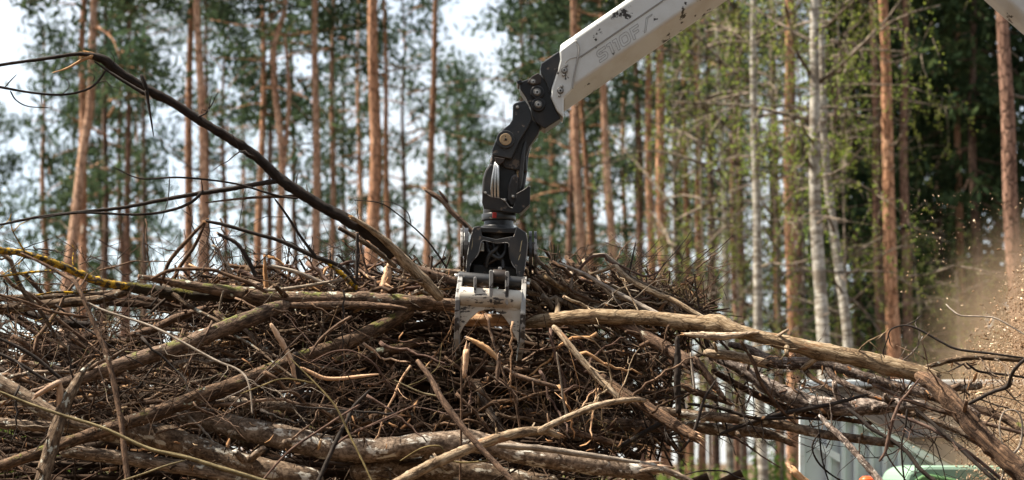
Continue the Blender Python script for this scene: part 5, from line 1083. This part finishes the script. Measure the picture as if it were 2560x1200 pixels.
b('peeled white log low behind the gap above the torn end', 'birchlog', 12.1, [(1390, 1095, 16), (1460, 1095, 20), (1510, 1105, 20), (1552, 1120, 16)], cat='log')

b('brown limb sagging right just under the scaly grey log', 'brown', (11.9, 11.6), [(1780, 925, 14), (1850, 965, 17), (1930, 1005, 18), (2010, 1035, 17), (2090, 1046, 14), (2180, 1060, 10)], twigs=5, bump=0.09)
b('dark limb crossing up right in front of the birch pole', 'dark', (11.5, 11.3), [(1800, 1085, 8), (1890, 1052, 11), (1980, 1030, 12), (2080, 1010, 10), (2170, 985, 7)], twigs=4)
b('grey limb running right over the hopper rim', 'grey', (11.7, 11.4), [(2130, 1000, 14), (2220, 1018, 17), (2310, 1042, 18), (2400, 1080, 17), (2480, 1130, 15), (2560, 1180, 14)], twigs=5, bump=0.09)
b('thin brown limb sloping over the hopper opening to the right edge', 'brown', (11.3, 11.0), [(2180, 960, 9), (2270, 1000, 11), (2360, 1030, 11), (2460, 1058, 10), (2580, 1090, 9)], twigs=5)
b('reddish limb dipping right beside the shredded log', 'red', (11.2, 10.9), [(2240, 1035, 7), (2330, 1072, 9), (2420, 1130, 9), (2500, 1195, 9), (2540, 1230, 8)], twigs=4)
b('slim dark limb under the birch pole pointing at the hopper', 'dark', 11.4, [(1720, 1010, 7), (1800, 1022, 9), (1890, 1046, 9), (1980, 1044, 7), (2060, 1050, 5)], twigs=4)
b('crooked dark twig rising right of the shaggy yellow-ended log', 'dark', 11.3, [(1700, 1130, 6), (1730, 1090, 8), (1745, 1050, 9), (1760, 1000, 7), (1790, 950, 4)], twigs=3)
b('brown limb slanting down from the tan log towards the birch pole', 'brown', 11.4, [(1850, 850, 8), (1880, 900, 10), (1905, 960, 10), (1950, 1020, 9), (1990, 1060, 6)], twigs=4)

# ------------------------------------------------------------------ loose sticks lying over the pile, one object each
def stick_mesh(seed, L=1.0):
    r = np.random.default_rng(seed); n = 12; s = np.linspace(0, L, n)
    f = r.uniform(2, 7); P = np.stack([s, 0.018 * np.sin(f * s + r.uniform(0, 6)) + 0.05 * s * s * r.normal(0, 1.0), 0.018 * np.sin(f * 1.3 * s + r.uniform(0, 6)) + 0.05 * s * s * r.normal(0, 1.0)], -1)
    P += r.normal(0, 0.006, P.shape)
    P -= P[0]
    parts = [tube(P, np.linspace(0.0105, 0.005, n) * (1 + r.normal(0, .08, n)), 6, 0.06, 1.0, 0.5, 1, r)]
    for k in range(r.integers(1, 5)):
        i = r.integers(3, 11); d = np.array((r.uniform(.3, 1), *r.normal(0, .8, 2))); d /= np.linalg.norm(d); Lt = r.uniform(.06, .34)
        Q = [P[i]]
        for _ in range(4): d = d + r.normal(0, .25, 3); d /= np.linalg.norm(d); Q.append(Q[-1] + d * Lt / 4)
        parts.append(tube(np.array(Q), np.linspace(.004, .0014, 5), 4, r=r))
    V, q, t, bk = join_arrays(parts)
    return V, q, t, bk
STK = {}
def get_stick(k, mat):
    key = (k, mat)
    if key not in STK:
        V, q, t, bk = stick_mesh(4000 + k); STK[key] = mk_mesh('stick', V, q, t, [M[mat]], {'bark': bk})
    return STK[key]
def front(py): return 12.25 - (np.minimum(py, 1200) - 700) / 500 * 1.15
zones = [  # x0 x1 y0 y1 count angle sd length width front-offset mats label group
 (20, 880, 775, 1070, 46, 15, 60, (90, 320), (3, 7), (-0.7, 0.1), ('stick', 'brown', 'stick', 'paletwig', 'dark'), 'thin bare stick in the tangle left of the grapple, under the forked log', 'loose sticks, left tangle'),
 (430, 1120, 680, 745, 44, 5, 28, (80, 220), (4, 9), (-0.35, 0.15), ('stick', 'brown', 'red', 'paletwig', 'wood'), 'short stick among the litter on the crest above the forked log', 'loose sticks, left crest'),
 (1335, 1720, 680, 785, 52, 27, 16, (90, 260), (4, 9), (-0.25, 0.2), ('stick', 'paletwig', 'brown', 'tan', 'red'), 'stick in the slanting litter on the crest right of the grapple', 'loose sticks, right crest'),
 (880, 1680, 850, 1060, 32, 25, 60, (80, 240), (4, 9), (-0.5, 0.15), ('stick', 'brown', 'wood', 'red'), 'thin stick bristling from the dark hollow around the grapple tines', 'loose sticks, dark hollow'),
 (1780, 2540, 930, 1130, 22, 55, 35, (80, 200), (2.5, 5), (-0.2, 0.3), ('dark', 'dark', 'red'), 'thin black twig dangling in front of the blue hopper', 'dangling twigs, right end'),
 (0, 420, 630, 760, 16, 20, 45, (80, 220), (2.5, 5), (-0.6, 0.0), ('dark', 'stick'), 'thin dark twig sprouting round the yellow-lichen branch', 'thin twigs, left edge'),
 (520, 900, 585, 700, 16, 70, 35, (60, 180), (2.5, 5), (-0.5, 0.1), ('dark', 'brown', 'stick'), 'thin upright twig in the thicket over the left crest', 'thin twigs, left crest thicket'),
 (60, 880, 800, 1050, 26, 2, 28, (250, 520), (8, 14), (-0.3, 0.35), ('brown', 'moss', 'grey', 'stick'), 'mid-thick branch lying among the twigs left of the grapple', 'mid-thick branches, left'),
 (900, 1640, 860, 1080, 20, 15, 30, (220, 460), (7, 13), (0.1, 0.7), ('brown', 'stick', 'brown', 'grey'), 'mid-thick branch lying deep in the dark hollow under the tan log', 'mid-thick branches, hollow'),
 (1350, 1720, 705, 785, 14, 26, 8, (200, 380), (8, 14), (-0.2, 0.2), ('grey', 'tan', 'brown', 'paletwig'), 'mid-thick branch sloping down the crest right of the grapple', 'mid-thick branches, right crest'),
 (480, 1100, 700, 742, 14, 3, 14, (180, 360), (8, 14), (-0.25, 0.2), ('brown', 'grey', 'red', 'stick'), 'mid-thick branch lying level on the crest above the forked log', 'mid-thick branches, left crest'),
 (1340, 1800, 610, 700, 12, -45, 40, (60, 170), (2, 4), (-0.3, 0.1), ('dark', 'stick'), 'wispy twig standing up from the right crest', 'thin twigs, right crest'),
]
rz = np.random.default_rng(99)
for (x0, x1, y0, y1, cnt, am, asd, lr, wr, off, mats, lab, grp) in zones:
    for k in range(cnt):
        x, y = rz.uniform(x0, x1), rz.uniform(y0, y1)
        if lab.startswith('stick in the slanting'): y = max(y, 690 + (x - 1335) * 0.2)
        Y = front(y) + rz.uniform(*off); L = rz.uniform(*lr); w = rz.uniform(*wr); a = R(-(am + rz.normal(0, asd)))
        p = at(x, y, Y); o = link('stick', get_stick(int(rz.integers(0, 14)), mats[rz.integers(0, len(mats))]), None, p)
        Lm = L * m_px(Y); ws = w * m_px(Y) / 0.018
        d = Vector((math.cos(a), rz.normal(0, 0.3), math.sin(a)))
        q = d.to_track_quat('X', 'Z') @ Matrix.Rotation(rz.uniform(0, 6.28), 3, 'X').to_quaternion()
        o.rotation_mode = 'QUATERNION'; o.rotation_quaternion = q
        o.location = Vector(p) - d.normalized() * Lm * 0.5
        o.scale = (Lm, ws, ws)
        tag(o, lab, 'stick', grp)

# ------------------------------------------------------------------ the uncountable rest: twig tangle
def tangle(name, label, zs, seed):
    r = np.random.default_rng(seed); Vs, Qs, Ts = [], [], []; off = 0
    for (n, x0, x1, y0, y1, dY, am, asd, lr, wr, top) in zs:
        K, S = 7, (4 if wr[1] < 15 else 8)
        x = r.uniform(x0, x1, n); y = r.uniform(y0, y1, n)
        if top is not None: y = np.maximum(y, np.interp(x, top[0], top[1]))
        Y = front(y) + r.uniform(dY[0], dY[1], n)
        P0 = np.array([at(a, b_, c) for a, b_, c in zip(x, y, Y)])
        a = np.radians(-(am + r.normal(0, asd, n))); D = np.stack([np.cos(a), r.normal(0, .45 if wr[1] < 15 else .12, n), np.sin(a)], -1); D *= r.choice([-1, 1], n)[:, None]
        D /= np.linalg.norm(D, axis=1)[:, None]
        L = r.uniform(lr[0], lr[1], n) * Y / FPX; W = r.uniform(wr[0], wr[1], n) ** 1.0 * Y / FPX * 0.5
        P = np.zeros((n, K, 3)); P[:, 0] = P0 - D * L[:, None] * 0.5; d = D
        thick = wr[1] > 15; curl = r.normal(0, 0.015 if thick else 0.045, (n, 3)) * r.choice([0.3, 1.0, 1.8], n)[:, None]
        for k in range(1, K):
            d = d + curl + r.normal(0, 0.03 if thick else 0.085, (n, 3)); d /= np.linalg.norm(d, axis=1)[:, None]; P[:, k] = P[:, k - 1] + d * (L / (K - 1))[:, None]
        T_ = np.gradient(P, axis=1); T_ /= np.linalg.norm(T_, axis=2)[..., None] + 1e-9
        A = np.cross(T_, np.array((0.31, 0.9, 0.3))); A /= np.linalg.norm(A, axis=2)[..., None] + 1e-9; B = np.cross(T_, A)
        rad = W[:, None] * np.linspace(1.0, 0.45, K)[None] * (1 + r.normal(0, .1, (n, K)))
        th = np.arange(S) / S * 2 * np.pi
        V = P[:, :, None] + rad[:, :, None, None] * (np.cos(th)[None, None, :, None] * A[:, :, None] + np.sin(th)[None, None, :, None] * B[:, :, None])
        i = (np.arange(n)[:, None, None] * K + np.arange(K - 1)[None, :, None]) * S; j = np.arange(S)[None, None, :]; j2 = (j + 1) % S
        Q = np.stack([i + j, i + j2, i + S + j2, i + S + j], -1).reshape(-1, 4) + off
        Vs.append(V.reshape(-1, 3)); Qs.append(Q); Ts.append(np.repeat(r.random(n), K * S)); off += n * K * S
    me = mk_mesh(name, np.vstack(Vs), np.vstack(Qs), None, [M['tangle']], {'tint': np.concatenate(Ts)})
    tag(link(name, me), label, 'brushwood', kind='stuff')
topA = ([-100, 300, 450, 600, 760, 900, 1000, 1140, 1330, 1500, 1650, 1760], [785, 770, 728, 718, 728, 712, 700, 712, 708, 716, 755, 805])
tangle('twig_tangle', 'dense tangle of fine twigs filling the brush pile', [
    (1200, -60, 900, 790, 1230, (0.45, 2.3), 10, 65, (60, 260), (2, 7), None),
    (900, 440, 1140, 670, 790, (-0.1, 1.4), 5, 30, (50, 220), (2, 9), topA),
    (1100, 1320, 1760, 670, 800, (-0.05, 1.4), 24, 22, (50, 220), (2, 8), topA),
    (1400, 860, 1680, 840, 1120, (0.85, 2.5), 15, 60, (60, 280), (2, 9), None),
    (500, 900, 1500, 1080, 1230, (0.2, 1.8), 5, 40, (80, 260), (3, 10), None),
    (260, 880, 1680, 830, 1050, (-0.3, 0.5), 40, 60, (60, 220), (1.2, 3), None),
    (430, 0, 900, 780, 1060, (-0.5, 0.4), 20, 65, (60, 260), (1.2, 3.2), None),
    (130, 1760, 2560, 930, 1120, (-0.1, 0.5), 55, 40, (50, 160), (1.2, 3), None),
    (90, 1330, 1820, 620, 720, (-0.2, 0.5), -40, 40, (40, 140), (1.2, 3), None),
    (130, 0, 900, 600, 720, (-0.5, 0.4), 30, 60, (40, 150), (1.2, 3), None),
    (120, 1640, 1760, 720, 790, (-0.1, 0.3), 70, 30, (40, 120), (1.5, 4), None)], 31)
tangle('branch_fill', 'dim mass of thicker branches deep inside the brush pile', [
    (170, -80, 1000, 850, 1230, (0.8, 2.4), 5, 14, (250, 700), (12, 34), None),
    (110, 900, 1450, 850, 1080, (0.9, 2.4), 6, 16, (250, 500), (12, 36), None),
    (44, 500, 1380, 760, 850, (0.5, 1.8), 6, 12, (250, 500), (10, 26), None),
    (420, -200, 1600, 1320, 1900, (0.3, 2.4), 2, 6, (400, 900), (20, 50), None),
    (50, 1700, 2700, 1650, 1900, (0.1, 1.6), 0, 5, (300, 700), (18, 40), None)], 32)

# bark scraps, torn fibres and dead leaves caught all over the pile: too many and too small to count
def scraps():
    r = np.random.default_rng(61); P = []
    for (n, x0, x1, y0, y1, d0, d1) in ((420, 430, 1130, 690, 770, -.3, .5), (420, 1330, 1740, 690, 790, -.2, .5), (700, 0, 900, 780, 1180, -.4, .8), (500, 900, 1720, 830, 1150, -.2, .9), (160, 1760, 2500, 900, 1050, -.3, .2)):
        for k in range(n):
            x, y = r.uniform(x0, x1), r.uniform(y0, y1); P.append(at(x, y, front(y) + r.uniform(d0, d1)))
    C = np.array(P); n = len(C); L = r.gamma(2.2, 0.014, n) + 0.012; W = L * r.uniform(.08, .3, n); Tn = r.uniform(.001, .004, n)
    D = r.normal(0, 1, (n, 3)); D /= np.linalg.norm(D, axis=1)[:, None]; S = np.cross(D, r.normal(0, 1, (n, 3))); S /= np.linalg.norm(S, axis=1)[:, None]; U = np.cross(D, S)
    c = lambda a_, b_, u_: C + D * (L * a_)[:, None] + S * (W * b_)[:, None] + U * (L * .22 * u_)[:, None]
    top = [c(-.5, -.4, 0), c(0, -.5, .5), c(.55, -.25, 0), c(.45, .3, .1), c(0, .5, .6), c(-.45, .35, .1)]
    V = np.stack(top + [t_ - U * Tn[:, None] for t_ in top], 1).reshape(-1, 3)
    q = [(0, 1, 4, 5), (1, 2, 3, 4), (6, 11, 10, 7), (7, 10, 9, 8), (0, 6, 7, 1), (1, 7, 8, 2), (2, 8, 9, 3), (3, 9, 10, 4), (4, 10, 11, 5), (5, 11, 6, 0)]
    Q = (np.arange(n)[:, None, None] * 12 + np.array(q)[None]).reshape(-1, 4)
    s = NT('scrap'); a = s.n('Attribute', {'attribute_name': 'tint'}).outputs['Fac']
    m = s.surf(s.ramp(a, [(0, (.02, .012, .007)), (.55, (.07, .04, .022)), (.8, (.17, .085, .04)), (.95, (.32, .18, .09)), (1, (.5, .36, .22))]), .9, spec=.1)
    tag(link('bark_scraps', mk_mesh('bark_scraps', V, Q, None, [m], {'tint': np.repeat(r.random(n), 12)}, smooth=False)), 'scraps of torn bark and splinters caught in the brush pile', 'bark scraps', kind='stuff')
scraps()

# dead needles still clinging to twigs: olive-brown tufts on the crest and through the pile
def dead_needles():
    r = np.random.default_rng(63); C = []
    for (k, x0, x1, y0, y1, d0, d1) in ((26, 1650, 1745, 700, 775, -.1, .2), (26, 1340, 1650, 690, 770, -.1, .4), (30, 450, 1120, 690, 750, -.2, .4), (36, 20, 1650, 790, 1100, -.2, .6)):
        for _ in range(k):
            x, y = r.uniform(x0, x1), r.uniform(y0, y1); c = at(x, y, front(y) + r.uniform(d0, d1)); ax = r.normal(0, 1, 3); ax /= np.linalg.norm(ax)
            t_ = r.uniform(-.09, .09, 46); C.append(c + ax * t_[:, None] + r.normal(0, .008, (46, 3)))
    C = np.vstack(C); n = len(C); D = r.normal(0, 1, (n, 3)); D /= np.linalg.norm(D, axis=1)[:, None]
    V, q = leaf_quads(C, D, r.uniform(.016, .04, n), r.uniform(.0015, .003, n), r)
    s = NT('dead_needle'); a = s.n('Attribute', {'attribute_name': 'tint'}).outputs['Fac']
    m = s.surf(s.ramp(a, [(0, (.035, .028, .012)), (.6, (.09, .07, .03)), (1, (.17, .11, .05))]), .9, spec=.1)
    tag(link('dead_needles', mk_mesh('dead_needles', V, q, None, [m], {'tint': np.repeat(r.random(n), 4)}, smooth=False)), 'tufts of dead olive-brown needles caught in the brush pile', 'needles', kind='stuff')
dead_needles()

# ------------------------------------------------------------------ blue hopper and green chipper behind the pile
M['bluepaint'] = painted('pale_blue_paint', (0.54, 0.58, 0.59), (0.1, 0.08, 0.07), 0.7, 40.0, 0.5, (0.36, 0.36, 0.33), 0.4)
M['bluerim'] = painted('pale_rim_paint', (0.6, 0.65, 0.66), (0.2, 0.17, 0.14), 0.62, 30.0, 0.5, (0.42, 0.35, 0.27), 0.6)
M['dusty'] = painted('dusty_steel', (0.2, 0.165, 0.13), (0.12, 0.09, 0.07), 0.62, 12.0, 0.8, (0.28, 0.22, 0.165), 0.7)
M['bandgrey'] = plain('grey_band', (0.15, 0.15, 0.15)); M['whitestripe'] = plain('white_stripe', (0.66, 0.69, 0.7), 0.5, 0.15)
M['mint'] = plain('mint_green_paint', (0.2, 0.31, 0.23), 0.45, 0.15); M['green'] = plain('green_paint', (0.1, 0.2, 0.08), 0.4, 0.2); M['orange'] = plain('orange_beacon', (0.75, 0.1, 0.02), 0.3, 0.1)
YH = 17.0
def hopper():
    base = np.array((at(2000, 600, YH)[0], YH, 0)); h = empty('chip_hopper', base); ORG[h.name] = base
    tag(h, 'pale blue ribbed steel hopper with a slanted side, standing behind the pile', 'hopper')
    gz = 1.6 + 1.0
    # ground row in pixels at this depth
    yg = 1625
    near = prism('near_side', 'bluepaint', [(2000, 964), (2390, 1170), (2680, 1322), (2680, yg - 4), (2000, yg - 4)], YH, YH + 0.05, h, 0.004)
    # flange along the slope and the corner post
    prism('slope_flange', 'bluerim', [(2003, 964), (2395, 1171), (2680, 1322), (2680, 1344), (2384, 1187), (2003, 986)], YH - 0.07, YH - 0.002, h, 0.006)
    prism('slope_rim', 'dusty', [(2000, 957), (2395, 1165), (2680, 1316), (2680, 1322), (2395, 1171), (2000, 963)], YH - 0.075, YH + 0.09, h, 0.004)
    prism('corner_post', 'bluerim', [(1999, 990), (2012, 990), (2012, yg), (1999, yg)], YH - 0.05, YH - 0.002, h, 0.006)
    for x in (2072, 2108, 2140, 2178, 2212, 2250, 2290, 2330, 2370):
        y0 = 990 + (x - 2003) * 0.529
        prism('rib', 'bluepaint', [(x - 6, y0 - 2), (x + 7, y0 + 5), (x + 7, yg - 6), (x - 6, yg - 6)], YH - 0.05, YH - 0.002, h, 0.01)
    for (a, b_) in (((2036, 1100), (2100, 1136)), ((2176, 1176), (2205, 1192))):
        prism('painted_stripe', 'whitestripe', [(a[0], a[1]), (b_[0], b_[1]), (b_[0], b_[1] + 20), (a[0], a[1] + 18)], YH - 0.056, YH - 0.05, h, 0)
    # end wall and far side
    Yb = YH + 2.3
    p = at(2000, 964, YH); xb = at(2006, 964, Yb)[0]; bm = bmesh.new()
    cs_ = [(base[0] + 0.004, YH + 0.051), (base[0] + 0.07, YH + 0.051), (xb + 0.066, Yb - 0.001), (xb, Yb - 0.001)]
    lo_ = [bm.verts.new((x, y, 0.02)) for x, y in cs_]; hi_ = [bm.verts.new((x, y, p[2] - 0.004)) for x, y in cs_]
    bm.faces.new(lo_); bm.faces.new(hi_)
    for i in range(4): bm.faces.new((lo_[i], lo_[(i + 1) % 4], hi_[(i + 1) % 4], hi_[i]))
    worldmesh('end_wall', 'bluepaint', bm, h, 0.004)
    q0, q1 = at(2003, 966, Yb), at(2760, 966, Yb)
    bm = bmesh.new(); boxmesh(bm, (xb, Yb, 0.02), (q1[0], Yb + 0.05, q0[2])); worldmesh('far_side', 'dusty', bm, h, 0.004)
    bm = bmesh.new(); boxmesh(bm, (xb, Yb - 0.08, q0[2] + 0.001), (q1[0], Yb + 0.08, q0[2] + 0.06)); worldmesh('far_rim', 'bluerim', bm, h, 0.01)
    z0 = at(0, 1073, Yb)[2]; bm = bmesh.new(); boxmesh(bm, (at(2240, 0, Yb)[0], Yb - 0.06, z0 - 0.08), (q1[0], Yb - 0.002, z0)); worldmesh('far_side_band', 'bandgrey', bm, h, 0.004)
hopper()
def chipper():
    Yg = 15.8; p = at(2270, 1166, Yg); base = np.array((p[0], Yg, 0)); c = empty('wood_chipper', base); ORG[c.name] = base
    tag(c, 'mint green rounded chipper hood in front of the hopper, bottom right corner', 'chipper')
    x1 = at(2900, 0, Yg)[0]; zt = p[2]
    prism('hood', 'mint', [(2262, 1200), (2270, 1180), (2290, 1169), (2320, 1164), (2560, 1165), (2900, 1166), (2900, 1640), (2262, 1640)], Yg, Yg + 1.0, c, 0.03)
    prism('side_panel', 'green', [(2280, 1216), (2290, 1198), (2306, 1188), (2330, 1186), (2380, 1196), (2440, 1215), (2600, 1260), (2600, 1640), (2264, 1640)], Yg - 0.03, Yg - 0.002, c, 0.015)
    # beacon on its stalk beside the hood
    b0 = at(2167, 1214, Yg + 0.2); st = cyl('beacon_post', 'bandgrey', (b0[0], b0[1], 0.0), b0, 0.02, c, 12)
    cyl('beacon', 'orange', b0, b0 + np.array((0, 0, 0.06)), 0.06, st, 20, 0.012); cyl('beacon_cap', 'orange', b0 + np.array((0, 0, 0.06)), b0 + np.array((0, 0, 0.075)), 0.05, st, 20, 0.006, 0.03)
chipper()

# ------------------------------------------------------------------ flying wood chips and their dust
def chips():
    s = NT('wood_chip')
    a = s.n('Attribute', {'attribute_name': 'tint'}).outputs['Fac']
    col = s.ramp(a, [(0, (0.13, 0.072, 0.036)), (0.6, (0.3, 0.19, 0.11)), (1, (0.62, 0.47, 0.33))])
    m = s.surf(col, 0.85, spec=0.1)
    r = np.random.default_rng(77)
    def field(n, grow):
        out = []
        while len(out) < n:
            x, y, Y = r.uniform(2250, 2680), r.uniform(480, 1250), r.uniform(12.4, 15.4)
            # plume: dense towards the lower right, thin edge rising to the right
            e = (x - 2352) * 0.84 + (y - 905) * 0.54 * (1 if y < 905 else -0.05)
            pr = np.clip(e / grow, 0, 1) ** 1.5
            if e < 0: pr = 0.012
            if r.random() < pr: out.append((x, y, Y))
        return np.array([at(*p) for p in out])
    C = np.vstack([field(2800, 90), field(36000, 150)])
    n = len(C); size = np.concatenate([r.uniform(0.012, 0.03, 2800), r.gamma(2.2, 0.0026, n - 2800) + 0.003])
    # each chip a thin, uneven four-sided wedge
    Dr = r.normal(0, 1, (n, 3)); Dr /= np.linalg.norm(Dr, axis=1)[:, None]
    S = np.cross(Dr, r.normal(0, 1, (n, 3))); S /= np.linalg.norm(S, axis=1)[:, None]; U = np.cross(Dr, S)
    w = size * r.uniform(0.25, 0.6, n); t = size * r.uniform(0.1, 0.2, n)
    c = lambda a_, b_, u_: C + Dr * (size * a_)[:, None] + S * (w * b_)[:, None] + U * (t * u_)[:, None]
    V = np.stack([c(-.5, -.5, 0), c(.5, -.3, 0), c(.6, .4, 0), c(-.4, .5, 0), c(0, 0, 1), c(0, 0, -1)], 1).reshape(-1, 3)
    f = np.array([(0, 1, 4), (1, 2, 4), (2, 3, 4), (3, 0, 4), (1, 0, 5), (2, 1, 5), (3, 2, 5), (0, 3, 5)])
    F = (np.arange(n)[:, None, None] * 6 + f[None]).reshape(-1, 3)
    me = mk_mesh('wood_chips', V, None, F, [m], {'tint': np.repeat(r.random(n), 6)}, smooth=False)
    tag(link('wood_chips', me), 'spray of flying tan wood chips at the right edge', 'wood chips', kind='stuff')
chips()
def dust():
    s = NT('chip_dust')
    p = s.n('TexCoord').outputs['Object']
    r_ = s.n('VectorMath', {'operation': 'LENGTH'}, i0=p).outputs['Value']
    fall = s.n('MapRange', {'interpolation_type': 'SMOOTHSTEP'}, Value=r_, From_Min=1.0, From_Max=0.25, To_Min=0.0, To_Max=1.0).outputs[0]
    nz = band(s, s.noise(p, 3.0, 3, 0.6), 0.3, 0.7)
    den = s.math('MULTIPLY', s.math('MULTIPLY', fall, s.math('ADD', nz, 0.35)), 0.65)
    v = s.n('VolumePrincipled', Color=(0.62, 0.45, 0.3, 1), Density=den, Anisotropy=0.2)
    s.t.links.new(v.outputs[0], s.out.inputs['Volume'])
    bm = bmesh.new(); bmesh.ops.create_icosphere(bm, subdivisions=3, radius=1.0)
    me = bpy.data.meshes.new('dust_cloud'); bm.to_mesh(me); bm.free(); me.materials.append(s.m)
    o = link('dust_cloud', me, None, at(2690, 980, 16.2)); o.scale = (1.5, 1.4, 1.8)
    tag(o, 'brown dust hanging round the flying wood chips', 'dust', kind='stuff')
dust()
